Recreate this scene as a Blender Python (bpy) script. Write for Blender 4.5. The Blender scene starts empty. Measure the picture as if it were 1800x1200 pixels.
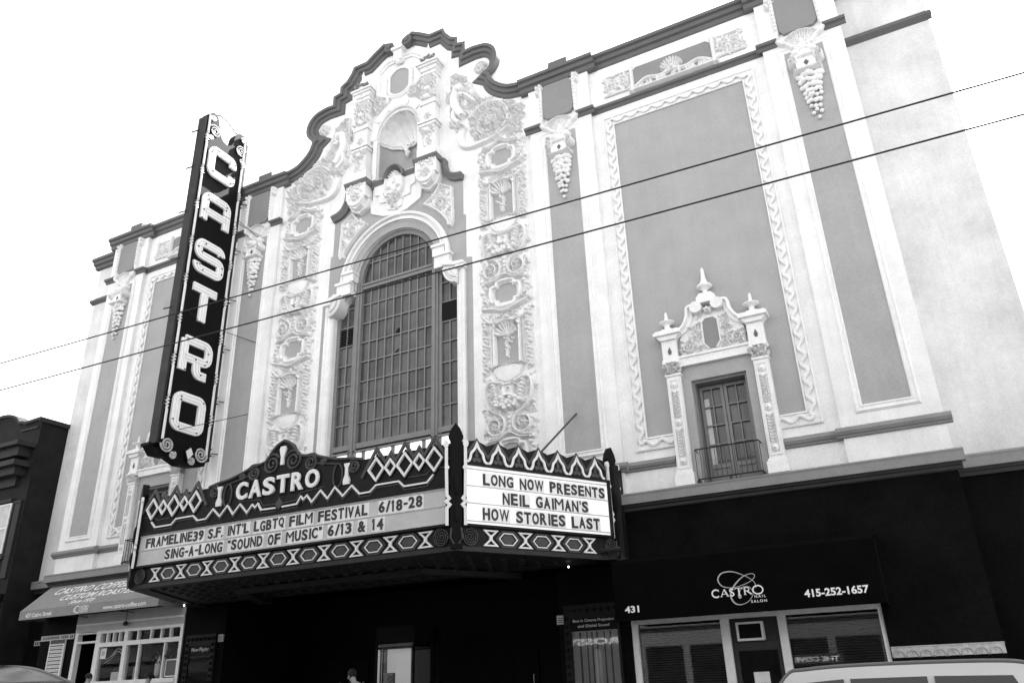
import bpy, bmesh, math, random
import numpy as np
from mathutils import Vector, Matrix
from mathutils.geometry import tessellate_polygon
random.seed(7); RNG = np.random.default_rng(7)
SC = bpy.context.scene; COL = SC.collection
R = math.radians; PI = math.pi
# ------------------------------------------------------------------ camera
cam = bpy.data.objects.new('camera', bpy.data.cameras.new('camera')); COL.objects.link(cam)
_r = Vector((0.88823143, 0.45815244, -0.03378268)); _u = Vector((0.21169277, -0.34293033, 0.91519668)); _w = Vector((-0.40771448, 0.820058, 0.40158906))
_m = Matrix((_r, _u, -_w)).transposed().to_4x4(); _m.translation = Vector((13.086, -18.0, 1.3))
cam.matrix_world = _m
cam.data.sensor_width = 36; cam.data.lens = 27.713; cam.data.clip_start = .1; cam.data.clip_end = 3000
SC.camera = cam
# ------------------------------------------------------------------ light
SUN_EL, SUN_AZ = R(47), R(9)             # the sun stands behind the theatre, above its right-hand roof edge
W = bpy.data.worlds.new('World'); SC.world = W; W.use_nodes = True
nt = W.node_tree; bg = nt.nodes['Background']
sky = nt.nodes.new('ShaderNodeTexSky'); sky.sky_type = 'NISHITA'; sky.sun_disc = False
sky.sun_elevation = SUN_EL; sky.sun_rotation = SUN_AZ; sky.dust_density = 1.0; sky.air_density = 1.2
bw = nt.nodes.new('ShaderNodeRGBToBW')                                  # a black-and-white photograph
nt.links.new(sky.outputs[0], bw.inputs[0]); nt.links.new(bw.outputs[0], bg.inputs[0])
bg.inputs[1].default_value = 0.15
sl = bpy.data.lights.new('sun', 'SUN'); sl.energy = 4.0; sl.angle = R(.5); sl.color = (1, 1, 1)
so = bpy.data.objects.new('sun', sl); COL.objects.link(so)
sd = Vector((math.sin(SUN_AZ)*math.cos(SUN_EL), math.cos(SUN_AZ)*math.cos(SUN_EL), math.sin(SUN_EL)))
so.rotation_euler = sd.to_track_quat('Z', 'Y').to_euler(); so.location = (10, 30, 60)
vs = SC.view_settings; vs.view_transform = 'Standard'; vs.look = 'None'; vs.gamma = 1; vs.use_curve_mapping = False
vs.exposure = 2.2
# ------------------------------------------------------------------ materials
MT = {}
def mat(name, v, rough=.8, var=.08, scale=3., bump=0., bscale=40., spec=.3, metal=0., fine=.10, streak=0.):
    m = bpy.data.materials.new(name); m.use_nodes = True; n = m.node_tree.nodes; l = m.node_tree.links
    p = n['Principled BSDF']; p.inputs['Roughness'].default_value = rough; p.inputs['Specular IOR Level'].default_value = spec
    p.inputs['Metallic'].default_value = metal
    geo = n.new('ShaderNodeNewGeometry')
    nz = n.new('ShaderNodeTexNoise'); nz.inputs['Scale'].default_value = scale; nz.inputs['Detail'].default_value = 8; nz.inputs['Roughness'].default_value = .65
    l.new(geo.outputs['Position'], nz.inputs['Vector'])
    mr = n.new('ShaderNodeMapRange'); mr.inputs[1].default_value = .3; mr.inputs[2].default_value = .7
    mr.inputs[3].default_value = v*(1-var); mr.inputs[4].default_value = min(.95, v*(1+var))
    l.new(nz.outputs[0], mr.inputs[0]); out = mr.outputs[0]
    if fine:                                                          # fine mottle of the painted surface
        n3 = n.new('ShaderNodeTexNoise'); n3.inputs['Scale'].default_value = 22.; n3.inputs['Detail'].default_value = 6; n3.inputs['Roughness'].default_value = .75; l.new(geo.outputs['Position'], n3.inputs['Vector'])
        m3 = n.new('ShaderNodeMapRange'); m3.inputs[1].default_value = .3; m3.inputs[2].default_value = .7; m3.inputs[3].default_value = 1-fine; m3.inputs[4].default_value = 1+fine
        l.new(n3.outputs[0], m3.inputs[0]); mu = n.new('ShaderNodeMath'); mu.operation = 'MULTIPLY'; l.new(out, mu.inputs[0]); l.new(m3.outputs[0], mu.inputs[1]); out = mu.outputs[0]
    if streak:                                                        # rain streaks: noise stretched along z
        mp = n.new('ShaderNodeMapping'); mp.inputs['Scale'].default_value = (6, 6, .35); l.new(geo.outputs['Position'], mp.inputs[0])
        n2 = n.new('ShaderNodeTexNoise'); n2.inputs['Scale'].default_value = 1.; n2.inputs['Detail'].default_value = 6; l.new(mp.outputs[0], n2.inputs['Vector'])
        m2 = n.new('ShaderNodeMapRange'); m2.inputs[1].default_value = .35; m2.inputs[2].default_value = .6; m2.inputs[3].default_value = 1-streak; m2.inputs[4].default_value = 1
        l.new(n2.outputs[0], m2.inputs[0]); mu = n.new('ShaderNodeMath'); mu.operation = 'MULTIPLY'
        l.new(out, mu.inputs[0]); l.new(m2.outputs[0], mu.inputs[1]); out = mu.outputs[0]
    l.new(out, p.inputs['Base Color'])
    if bump:
        nb = n.new('ShaderNodeTexNoise'); nb.inputs['Scale'].default_value = bscale; nb.inputs['Detail'].default_value = 5
        l.new(geo.outputs['Position'], nb.inputs['Vector'])
        b = n.new('ShaderNodeBump'); b.inputs['Strength'].default_value = bump; b.inputs['Distance'].default_value = .02
        l.new(nb.outputs[0], b.inputs['Height']); l.new(b.outputs[0], p.inputs['Normal'])
    MT[name] = m; return m
mat('white_plaster', .80, .85, .10, 1.3, .35, 26, streak=.05)
mat('wing_plaster', .66, .85, .16, .9, .4, 22, streak=.05)
mat('white_stucco_ornament', .78, .8, .08, 5, .25, 40)
mat('grey_panel', .36, .85, .08, .9, .3, 30, streak=.03)
mat('dark_grey_panel', .24, .85, .07, .9, .3, 30)
mat('grey_trim', .125, .7, .10, 2, .15, 30)
mat('belt_trim', .23, .7, .10, 2, .15, 30)
mat('hood_trim', .165, .7, .10, 2, .15, 30)
mat('dark_trim', .035, .7, .2, 2, .15, 30)
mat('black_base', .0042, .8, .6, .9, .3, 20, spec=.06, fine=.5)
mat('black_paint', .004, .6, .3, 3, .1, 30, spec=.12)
mat('marquee_paint', .010, .6, .5, 2.5, .1, 30, spec=.15)
mat('marquee_grey', .055, .55, .25, 6, spec=.3)
mat('sign_side', .028, .6, .35, 1.6, .1, 20, spec=.2)
mat('enamel_white', .74, .4, .05, 8, spec=.4)
mat('sign_white', .92, .4, .03, 8, spec=.4, fine=.03)
mat('pale_tube', .72, .4, .05, 8)
mat('tube_glass', .75, .25, .08, 10, spec=.5)
mat('tube_grey', .5, .4, .2, 10, spec=.4)
mat('board_white', .80, .35, .07, 1.2, spec=.4)
mat('letter_dark', .03, .5, .5, 1.3, spec=.3)
mat('window_frame', .20, .6, .10, 3, .1, 40)
mat('dark_metal', .02, .5, .3, 5, spec=.4)
mat('soffit', .02, .6, .3, 2, .2, 20)
mat('awning_grey', .25, .8, .08, 2, .2, 60)
mat('awning_black', .003, .9, .3, 2, .2, 60, spec=.04)
mat('letter_white', .85, .6, .03, 5)
mat('letter_grey', .45, .6, .03, 5)
mat('shop_white', .8, .6, .10, 3, .1, 30)
mat('shop_grey', .42, .5, .10, 3, .1, 30)
mat('salon_frame', .8, .5, .08, 3, .1, 30)
mat('interior', .008, .8, .5, 2)
mat('blind', .10, .5, .15, 6)
mat('paper', .75, .7, .06, 6)
mat('tile', .50, .35, .3, 7, .3, 18, spec=.5)
mat('brick_dark', .012, .8, .4, 2, .3, 15, spec=.2)
mat('brick_trim', .022, .7, .3, 3, .2, 20)
mat('curtain', .55, .8, .15, 4)
mat('wire', .02, .6, .1, 5)
mat('asphalt', .05, .85, .3, 1.5, .3, 60)
mat('concrete', .20, .85, .15, 1.2, .2, 40)
mat('opp_light', .16, .8, .1, 1, .2, 20)
mat('opp_mid', .11, .8, .1, 1, .2, 20)
mat('opp_dark', .03, .8, .1, 1)
mat('car_silver', .5, .16, .02, 3, spec=.7, fine=0)
mat('car_dark', .05, .16, .02, 3, spec=.7, fine=0)
mat('roof_reflection_grey', .12, .4, .1, 5, spec=.5)
mat('car_rubber', .015, .6, .2, 6)
mat('car_glass', .012, .05, .1, 3, spec=.6)
mat('skin', .32, .6, .1, 10)
mat('hair', .012, .5, .3, 30)
mat('shirt', .72, .8, .08, 6, .2, 60)
mat('trousers', .03, .8, .2, 6)
mat('steel', .5, .3, .1, 6, metal=.8)
def glassmat(name, tint, ior, rough=.02, cloudy=None):
    m = bpy.data.materials.new(name); m.use_nodes = True; n = m.node_tree.nodes; l = m.node_tree.links
    out = n['Material Output']; n.remove(n['Principled BSDF'])
    fr = n.new('ShaderNodeFresnel'); fr.inputs[0].default_value = ior
    gl = n.new('ShaderNodeBsdfGlossy'); gl.inputs['Roughness'].default_value = rough; gl.inputs['Color'].default_value = (1, 1, 1, 1)
    mx = n.new('ShaderNodeMixShader'); l.new(fr.outputs[0], mx.inputs[0])
    if cloudy is None:
        tr = n.new('ShaderNodeBsdfTransparent'); tr.inputs[0].default_value = (tint, tint, tint, 1)
        l.new(tr.outputs[0], mx.inputs[1])
    else:
        df = n.new('ShaderNodeBsdfDiffuse'); geo = n.new('ShaderNodeNewGeometry')
        nz = n.new('ShaderNodeTexNoise'); nz.inputs['Scale'].default_value = 1.7; nz.inputs['Detail'].default_value = 9; l.new(geo.outputs['Position'], nz.inputs['Vector'])
        mr = n.new('ShaderNodeMapRange'); mr.inputs[1].default_value = .3; mr.inputs[2].default_value = .7; mr.inputs[3].default_value = cloudy*.65; mr.inputs[4].default_value = cloudy*1.4
        l.new(nz.outputs[0], mr.inputs[0]); col = mr.outputs[0]
        if name == 'old_glass':                                       # every pane a little different
            dv = n.new('ShaderNodeVectorMath'); dv.operation = 'DIVIDE'; dv.inputs[1].default_value = (.2978, 50, .66); ad = n.new('ShaderNodeVectorMath'); ad.inputs[1].default_value = (.5, 0, -.333); fl = n.new('ShaderNodeVectorMath'); fl.operation = 'FLOOR'; wn = n.new('ShaderNodeTexWhiteNoise')
            l.new(geo.outputs['Position'], dv.inputs[0]); l.new(dv.outputs[0], ad.inputs[0]); l.new(ad.outputs[0], fl.inputs[0]); l.new(fl.outputs[0], wn.inputs[0])
            m2 = n.new('ShaderNodeMapRange'); m2.inputs[3].default_value = .68; m2.inputs[4].default_value = 1.3; l.new(wn.outputs[0], m2.inputs[0]); mu = n.new('ShaderNodeMath'); mu.operation = 'MULTIPLY'; l.new(col, mu.inputs[0]); l.new(m2.outputs[0], mu.inputs[1]); col = mu.outputs[0]
        l.new(col, df.inputs[0]); l.new(df.outputs[0], mx.inputs[1])
    l.new(gl.outputs[0], mx.inputs[2]); l.new(mx.outputs[0], out.inputs[0]); MT[name] = m
glassmat('shop_glass', .85, 1.5); glassmat('thin_glass', .9, 1.14)
glassmat('old_glass', 0, 1.45, .12, cloudy=.07)
glassmat('dark_glass', 0, 1.45, .03, cloudy=.012)
def emit(name, v, s):
    m = bpy.data.materials.new(name); m.use_nodes = True; p = m.node_tree.nodes['Principled BSDF']
    p.inputs['Base Color'].default_value = (v, v, v, 1); p.inputs['Emission Color'].default_value = (1, 1, 1, 1); p.inputs['Emission Strength'].default_value = s
    MT[name] = m
emit('lit_pane', .7, .3); emit('backlit_board', .8, .10); mat('board_grey', .50, .4, .16, 1.6, spec=.4); emit('lamp', .8, 2.); emit('booth_glow', .6, .06); emit('dim_lamp', .3, .006)
# ------------------------------------------------------------------ mesh helpers
class F:                                              # a flat face: (a, b, h) -> world, h standing out from the face
    def __init__(s, O, ex, ez, n): s.O, s.ex, s.ez, s.n = Vector(O), Vector(ex).normalized(), Vector(ez).normalized(), Vector(n).normalized()
    def __call__(s, a, b, h=0): return s.O + s.ex*a + s.ez*b + s.n*h
FAC = F((0, 0, 0), (1, 0, 0), (0, 0, 1), (0, -1, 0))  # the theatre front: a = x, b = z, h = towards the street
def arc(cx, cz, r, a0, a1, n, rz=None):
    rz = rz or r
    return [(cx+r*math.cos(R(a0+(a1-a0)*i/n)), cz+rz*math.sin(R(a0+(a1-a0)*i/n))) for i in range(n+1)]
def mir(p): return [(-x, z) for x, z in reversed(p)]
def sym(p): return list(p)+mir(p)
def rect(a0, a1, b0, b1): return [(a0, b0), (a1, b0), (a1, b1), (a0, b1)]
def crm(pts, n=6, closed=False):                       # Catmull-Rom through points
    P = [Vector(p) for p in pts]; out = []; N = len(P)
    for i in range(N if closed else N-1):
        p0 = P[(i-1) % N] if closed or i > 0 else P[i]; p1 = P[i]; p2 = P[(i+1) % N]; p3 = P[(i+2) % N] if closed or i+2 < N else P[(i+1) % N]
        for k in range(n):
            t = k/n; out.append(tuple(.5*((2*p1)+(p2-p0)*t+(2*p0-5*p1+4*p2-p3)*t*t+(3*p1-p0-3*p2+p3)*t**3)))
    if not closed: out.append(tuple(P[-1]))
    return out
def spiral(cx, cz, r0, turns, a0=0, dr=1, r1=.12, n=14):
    N = int(n*turns); return [(cx+(r0*(1-t)+r0*r1*t)*math.cos(R(a0)+dr*2*PI*turns*t), cz+(r0*(1-t)+r0*r1*t)*math.sin(R(a0)+dr*2*PI*turns*t)) for t in [i/N for i in range(N+1)]]
class MB:
    def __init__(s): s.v, s.f, s.m = [], [], []; s.cur = 0
    def add(s, vs, fs):
        o = len(s.v); s.v += [tuple(v) for v in vs]; s.f += [tuple(i+o for i in f) for f in fs]; s.m += [s.cur]*len(fs); return s
    def box(s, x0, x1, y0, y1, z0, z1):
        return s.add([(x, y, z) for x in (x0, x1) for y in (y0, y1) for z in (z0, z1)], [(0, 1, 3, 2), (4, 6, 7, 5), (0, 4, 5, 1), (2, 3, 7, 6), (0, 2, 6, 4), (1, 5, 7, 3)])
    def fbox(s, a0, a1, b0, b1, h0, h1, Fr=FAC):
        return s.add([Fr(a, b, h) for a in (a0, a1) for h in (h0, h1) for b in (b0, b1)], [(0, 1, 3, 2), (4, 6, 7, 5), (0, 4, 5, 1), (2, 3, 7, 6), (0, 2, 6, 4), (1, 5, 7, 3)])
    def prism(s, out, h0, h1, Fr=FAC, holes=(), back=False):
        loops = [list(out)]+[list(h) for h in holes]; flat = [p for L in loops for p in L]; N = len(flat)
        tri = tessellate_polygon([[Vector((p[0], p[1], 0)) for p in L] for L in loops])
        vs = [Fr(p[0], p[1], h1) for p in flat]+[Fr(p[0], p[1], h0) for p in flat]
        fs = [tuple(t) for t in tri]
        if back: fs += [tuple(i+N for i in t) for t in tri]
        o = 0
        for L in loops:
            n = len(L); fs += [(o+i, o+(i+1) % n, N+o+(i+1) % n, N+o+i) for i in range(n)]; o += n
        return s.add(vs, fs)
    def sweep(s, path, prof, Fr=FAC, closed=False, cap=True):  # prof: (n, h), n along the left normal of the path
        P = [Vector((p[0], p[1])) for p in path]; N = len(P); rings = []
        for i in range(N):
            d0 = (P[i]-P[i-1]) if (closed or i > 0) else (P[1]-P[0]); d1 = (P[(i+1) % N]-P[i]) if (closed or i < N-1) else (P[-1]-P[-2])
            if d0.length < 1e-7: d0 = d1
            if d1.length < 1e-7: d1 = d0
            n0 = Vector((-d0.y, d0.x)).normalized(); n1 = Vector((-d1.y, d1.x)).normalized(); m = n0+n1
            m = n0 if m.length < 1e-4 else m.normalized(); k = 1/max(.42, m.dot(n0))
            rings.append([Fr(P[i].x+m.x*n*k, P[i].y+m.y*n*k, h) for n, h in prof])
        q = len(prof); vs = [v for r in rings for v in r]; fs = []
        for i in range(N if closed else N-1):
            j = (i+1) % N; fs += [(i*q+k, i*q+k+1, j*q+k+1, j*q+k) for k in range(q-1)]
        if not closed and cap and q > 2: fs += [tuple(range(q)), tuple((N-1)*q+k for k in reversed(range(q)))]
        return s.add(vs, fs)
    def ribbon(s, path, w, h0, h1, Fr=FAC, closed=False):
        a = w/2; return s.sweep(path, [(-a, h0), (-a, h1), (a, h1), (a, h0)], Fr, closed)
    def tube(s, pts, r, n=6, rr=None):
        P = [Vector(p) for p in pts]; N = len(P); vs = []; up = Vector((.13, .21, .97)); fs = []
        for i in range(N):
            d = (P[min(i+1, N-1)]-P[max(i-1, 0)]).normalized(); a = d.cross(up)
            if a.length < .05: a = d.cross(Vector((1, 0, 0)))
            a.normalize(); b = d.cross(a); q = rr[i] if rr else r
            vs += [P[i]+(a*math.cos(2*PI*k/n)+b*math.sin(2*PI*k/n))*q for k in range(n)]
        for i in range(N-1): fs += [(i*n+k, i*n+(k+1) % n, (i+1)*n+(k+1) % n, (i+1)*n+k) for k in range(n)]
        fs += [tuple(range(n)), tuple((N-1)*n+k for k in reversed(range(n)))]
        return s.add(vs, fs)
    def ftube(s, path, r, h, Fr=FAC, n=6): return s.tube([Fr(p[0], p[1], h) for p in path], r, n)
    def lathe(s, prof, c, n=14, Fr=None):
        vs = []; c = Vector(c); m = len(prof)
        for r, z in prof: vs += [c+Vector((r*math.cos(2*PI*k/n), r*math.sin(2*PI*k/n), z)) for k in range(n)]
        fs = [(i*n+k, i*n+(k+1) % n, (i+1)*n+(k+1) % n, (i+1)*n+k) for i in range(m-1) for k in range(n)]
        fs += [tuple(range(n)), tuple((m-1)*n+k for k in range(n))]
        return s.add(vs, fs)
    def ball(s, c, rx, ry=None, rz=None, n=8, m=5):
        ry = ry or rx; rz = rz or rx; c = Vector(c); vs = []; fs = []
        for i in range(m+1):
            t = PI*i/m
            for k in range(n): vs.append(c+Vector((rx*math.sin(t)*math.cos(2*PI*k/n), ry*math.sin(t)*math.sin(2*PI*k/n), rz*math.cos(t))))
        for i in range(m): fs += [(i*n+k, i*n+(k+1) % n, (i+1)*n+(k+1) % n, (i+1)*n+k) for k in range(n)]
        return s.add(vs, fs)
    def disc(s, cx, cz, rx, rz, h0, h1, Fr=FAC, n=24): return s.prism(arc(cx, cz, rx, 0, 360*(n-1)/n, n-1, rz), h0, h1, Fr)
    def build(s, name, m, parent=None, smooth=False, recalc=True):
        ms = m if isinstance(m, (list, tuple)) else [m]
        V = np.array([tuple(v) for v in s.v], dtype=float); lo = V.min(0); hi = V.max(0); c = Vector((lo+hi)/2)
        me = bpy.data.meshes.new(name); me.from_pydata([tuple(Vector(v)-c) for v in s.v], [], s.f)
        for k in ms: me.materials.append(MT[k])
        if len(ms) > 1: me.polygons.foreach_set('material_index', s.m)
        if recalc:
            b = bmesh.new(); b.from_mesh(me); bmesh.ops.recalc_face_normals(b, faces=b.faces); b.to_mesh(me); b.free()
        if smooth: me.polygons.foreach_set('use_smooth', [True]*len(me.polygons))
        o = bpy.data.objects.new(name, me); COL.objects.link(o)
        o['_w'] = tuple(c); put(o, c, parent); return o
WLOC = {}
def put(o, c, parent):
    WLOC[o.name] = Vector(c)
    if parent: o.parent = parent; o.location = Vector(c)-WLOC[parent.name]
    else: o.location = c
    if '_w' in o: del o['_w']
def tag(o, label=None, cat=None, group=None, kind=None):
    if label: o['label'] = label
    if cat: o['category'] = cat
    if group: o['group'] = group
    if kind: o['kind'] = kind
    return o
def empty(name, loc, label, cat, group=None):
    o = bpy.data.objects.new(name, None); COL.objects.link(o); o.empty_display_size = .3; o.location = loc; WLOC[o.name] = Vector(loc)
    return tag(o, label, cat, group)
def copy_tree(o, parent):
    c = o.copy(); COL.objects.link(c); c.parent = parent; WLOC[c.name] = WLOC[o.name].copy()
    for ch in [k for k in o.children]: copy_tree(ch, c)
    return c
def mirror(o):                                          # the same part on the other side of the front's centre line
    c = copy_tree(o, o.parent); c.scale.x = -1; c.location.x = -o.location.x; return c
def text(mb, body, a0, a1, b0, b1, h0, h1, Fr=FAC, bold=0., shear=0., space=1., flip=False):   # lettering fitted to a box on a face
    cu = bpy.data.curves.new('t', 'FONT'); cu.body = body; cu.shear = shear; cu.offset = bold; cu.space_character = space; cu.resolution_u = 4
    cu.fill_mode = 'FRONT'; cu.extrude = 0
    o = bpy.data.objects.new('t', cu); COL.objects.link(o); bpy.context.view_layer.update()
    me = bpy.data.meshes.new_from_object(o); co = np.array([v.co[:] for v in me.vertices]); fs = [tuple(p.vertices) for p in me.polygons]
    bpy.data.objects.remove(o); bpy.data.curves.remove(cu)
    lo = co.min(0); hi = co.max(0); N = len(co)
    A = a0+(co[:, 0]-lo[0])/(hi[0]-lo[0])*(a1-a0); B = b0+(co[:, 1]-lo[1])/(hi[1]-lo[1])*(b1-b0)
    if flip: A = a0+a1-A
    vs = [Fr(A[i], B[i], h1) for i in range(N)]+[Fr(A[i], B[i], h0) for i in range(N)]
    ec = {}
    for f in fs:
        for i in range(len(f)):
            e = (f[i], f[(i+1) % len(f)]); k = (min(e), max(e)); ec[k] = None if k in ec else e
    ff = list(fs)+[(e[0], e[1], e[1]+N, e[0]+N) for e in ec.values() if e]
    bpy.data.meshes.remove(me); mb.add(vs, ff); return mb
class Relief:                                           # carved stucco: a height field in real geometry
    def __init__(s, x0, x1, z0, z1, g=.022):
        s.x0, s.z0, s.g = x0, z0, g; s.nx = int((x1-x0)/g)+1; s.nz = int((z1-z0)/g)+1
        s.X, s.Z = np.meshgrid(x0+np.arange(s.nx)*g, z0+np.arange(s.nz)*g); s.H = np.zeros_like(s.X)
    def win(s, xa, xb, za, zb):
        i0 = max(0, int((xa-s.x0)/s.g)); i1 = min(s.nx, int((xb-s.x0)/s.g)+2); j0 = max(0, int((za-s.z0)/s.g)); j1 = min(s.nz, int((zb-s.z0)/s.g)+2)
        return (slice(j0, j1), slice(i0, i1)) if i1 > i0 and j1 > j0 else None
    def put(s, w, h): s.H[w] = np.maximum(s.H[w], h)
    def bump(s, cx, cz, rx, rz, ht, rot=0., groove=0., pw=.5, base=0.):
        r = max(rx, rz); w = s.win(cx-r, cx+r, cz-r, cz+r)
        if not w: return
        dx = s.X[w]-cx; dz = s.Z[w]-cz; c, q = math.cos(rot), math.sin(rot); u = (dx*c+dz*q)/rx; v = (-dx*q+dz*c)/rz; d = 1-u*u-v*v
        h = np.where(d > 0, base+ht*np.clip(d, 0, 1)**pw, 0)
        if groove: h *= 1-groove*np.exp(-(v*rz/(.28*rz))**2)
        s.put(w, h)
    def dig(s, cx, cz, rx, rz, dep, rot=0.):
        r = max(rx, rz); w = s.win(cx-r, cx+r, cz-r, cz+r)
        if not w: return
        dx = s.X[w]-cx; dz = s.Z[w]-cz; c, q = math.cos(rot), math.sin(rot); d = 1-((dx*c+dz*q)/rx)**2-((-dx*q+dz*c)/rz)**2
        s.H[w] = np.where(d > 0, np.maximum(.004, s.H[w]-dep*np.clip(d, 0, 1)**.5), s.H[w])
    def clear(s, poly): k = s.H.copy(); s.H[:] = 0; i = s.flat(poly, .01); s.H = np.where(i, 0, k)
    def leaf(s, x, z, ang, L, wd, ht): s.bump(x+math.cos(ang)*L/2, z+math.sin(ang)*L/2, L/2, wd/2, ht, ang, .55)
    def stroke(s, pts, w0, ht, w1=None, pw=.5, base=0.):
        w1 = w0 if w1 is None else w1; n = len(pts)-1
        for i in range(n):
            (xa, za), (xb, zb) = pts[i], pts[i+1]; t0 = i/n; t1 = (i+1)/n; m = max(w0, w1)
            w = s.win(min(xa, xb)-m, max(xa, xb)+m, min(za, zb)-m, max(za, zb)+m)
            if not w: continue
            ex, ez = xb-xa, zb-za; L2 = ex*ex+ez*ez+1e-12; t = np.clip(((s.X[w]-xa)*ex+(s.Z[w]-za)*ez)/L2, 0, 1)
            d = np.hypot(s.X[w]-xa-t*ex, s.Z[w]-za-t*ez); wd = w0+(w1-w0)*(t0+(t1-t0)*t); q = 1-(d/np.maximum(wd, 1e-4))**2
            s.put(w, np.where(q > 0, base+ht*np.clip(q, 0, 1)**pw, 0))
    def flat(s, poly, ht):
        P = np.array(poly); ins = np.zeros_like(s.X, bool); n = len(P); j = n-1
        for i in range(n):
            xi, zi = P[i]; xj, zj = P[j]
            c = ((zi > s.Z) != (zj > s.Z)) & (s.X < (xj-xi)*(s.Z-zi)/(zj-zi+1e-12)+xi); ins ^= c; j = i
        s.H = np.where(ins, np.maximum(s.H, ht), s.H); return ins
    def spiral(s, cx, cz, r, turns, a0, dr, w, ht, leaves=True):
        p = spiral(cx, cz, r, turns, a0, dr, .15, 22); s.stroke(p, w, ht, w*.6)
        if leaves:
            for i in range(0, len(p)-8, 3):
                dx = p[i][0]-cx; dz = p[i][1]-cz; a = math.atan2(dz, dx)+dr*1.1; s.leaf(p[i][0], p[i][1], a+RNG.normal()*.15, r*.42, r*.2, ht*.9)
        for k in range(6): s.bump(cx+r*.13*math.cos(k), cz+r*.13*math.sin(k), r*.11, r*.11, ht*1.2)
        s.bump(cx, cz, r*.1, r*.1, ht*1.5)
    def rosette(s, cx, cz, r, n, ht):
        for k in range(n):
            a = 2*PI*k/n; s.leaf(cx+.15*r*math.cos(a), cz+.15*r*math.sin(a), a, r*.85, r*.5, ht)
        s.bump(cx, cz, r*.25, r*.25, ht*1.3)
    def shell(s, cx, cz, r, ht, n=11, a0=10, a1=170, rz=None):
        rz = rz or r; w = s.win(cx-r*1.1, cx+r*1.1, cz-r*.2, cz+rz*1.1); dx = (s.X[w]-cx)/r; dz = (s.Z[w]-cz)/rz; d = np.hypot(dx, dz); a = np.degrees(np.arctan2(dz, dx)); t = (a-a0)/(a1-a0)*n
        fl = np.abs(np.sin(PI*np.clip(t, 0, n))); ok = (a > a0) & (a < a1) & (d < .93+.08*fl)
        s.put(w, np.where(ok, ht*(.35+.65*d**2)*(.3+.7*np.sqrt(fl)), 0)); s.bump(cx, cz, r*.16, r*.14, ht*1.1)
    def scatter(s, poly, n, L, ht, ang=None):
        P = np.array(poly); lo = P.min(0); hi = P.max(0); k = 0; tr = 0
        while k < n and tr < n*20:
            tr += 1; x = RNG.uniform(lo[0], hi[0]); z = RNG.uniform(lo[1], hi[1]); c = False; j = len(P)-1
            for i in range(len(P)):
                if (P[i][1] > z) != (P[j][1] > z) and x < (P[j][0]-P[i][0])*(z-P[i][1])/(P[j][1]-P[i][1]+1e-12)+P[i][0]: c = not c
                j = i
            if c:
                k += 1/1.7; a = RNG.uniform(0, 2*PI) if ang is None else ang(x, z)+RNG.normal()*.5
                s.leaf(x, z, a, L*RNG.uniform(.45, 1.0), L*.3, ht*RNG.uniform(.5, 1.3))
    def crisp(s, k=1.1, r=3):                             # cut the hollows between the carved forms deeper
        def bl(A, ax):
            c = np.cumsum(np.pad(A, [(r+1, r) if a == ax else (0, 0) for a in (0, 1)], mode='edge'), axis=ax); n = A.shape[ax]
            return (np.take(c, range(2*r+1, 2*r+1+n), ax)-np.take(c, range(0, n), ax))/(2*r+1)
        B = bl(bl(s.H, 0), 1); s.H = np.where(s.H > .002, np.clip(s.H*1.05+k*(s.H-B), .003, .5), s.H)
    def build(s, mb, h0=0., Fr=FAC, eps=.002, k=1.3):
        if k: s.crisp(k)
        K = s.H > eps; C = K[:-1, :-1] | K[1:, :-1] | K[:-1, 1:] | K[1:, 1:]
        used = np.zeros_like(K); used[:-1, :-1] |= C; used[1:, :-1] |= C; used[:-1, 1:] |= C; used[1:, 1:] |= C
        idx = -np.ones(K.shape, int); idx[used] = np.arange(used.sum()); xs = s.X[used]; zs = s.Z[used]; hs = np.where(K[used], s.H[used], -.012)+h0
        O = np.array(Fr.O); V = O+np.outer(xs, Fr.ex)+np.outer(zs, Fr.ez)+np.outer(hs, Fr.n)
        j, i = np.nonzero(C); fs = np.stack([idx[j, i], idx[j, i+1], idx[j+1, i+1], idx[j+1, i]], 1)
        return mb.add([tuple(v) for v in V], [tuple(int(q) for q in f) for f in fs])
# ================================================================== ground (structure)
SL = -.035                                               # the street falls gently to the right
def ground(name, m, x0, x1, y0, y1, dz, th=None):
    mb = MB(); z = lambda x: SL*x+dz
    if th is None: mb.add([(x0, y0, z(x0)), (x1, y0, z(x1)), (x1, y1, z(x1)), (x0, y1, z(x0))], [(0, 1, 2, 3)])
    else: mb.add([(x, y, z(x)-t) for x in (x0, x1) for y in (y0, y1) for t in (0, th)], [(0, 1, 3, 2), (4, 6, 7, 5), (0, 4, 5, 1), (2, 3, 7, 6), (0, 2, 6, 4), (1, 5, 7, 3)])
    return tag(mb.build(name, m), kind='structure')
ground('ground', 'concrete', -600, 600, -600, 600, -.06)
ground('road', 'asphalt', -200, 200, -16.6, -4.7, -.05)
ground('sidewalk', 'concrete', -60, 60, -4.7, 3.9, .09, .15)
ground('sidewalk', 'concrete', -60, 60, -24.0, -16.6, .09, .15)
mb = MB()
for x in range(-58, 58, 6): mb.add([(x, -10.7, SL*x-.046), (x+3, -10.7, SL*(x+3)-.046), (x+3, -10.58, SL*(x+3)-.046), (x, -10.58, SL*x-.046)], [(0, 1, 2, 3)])
tag(mb.build('road_marking', 'letter_white'), kind='structure')
# ================================================================== the theatre
TH = empty('movie_theatre', (0, 0, 0), 'pale stucco movie palace with a curved Spanish baroque gable and a tall arched window', 'theatre')
def P(name, mb, m, parent=TH, smooth=False, label=None): return tag(mb.build(name, m, parent, smooth), label)
mb = MB(); mb.box(-15.9, 15.9, 3.7, 34, -.5, 18.2); mb.box(-15.9, 15.9, 2.2, 3.7, 5.0, 18.2); P('auditorium', mb, 'wing_plaster')
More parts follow.
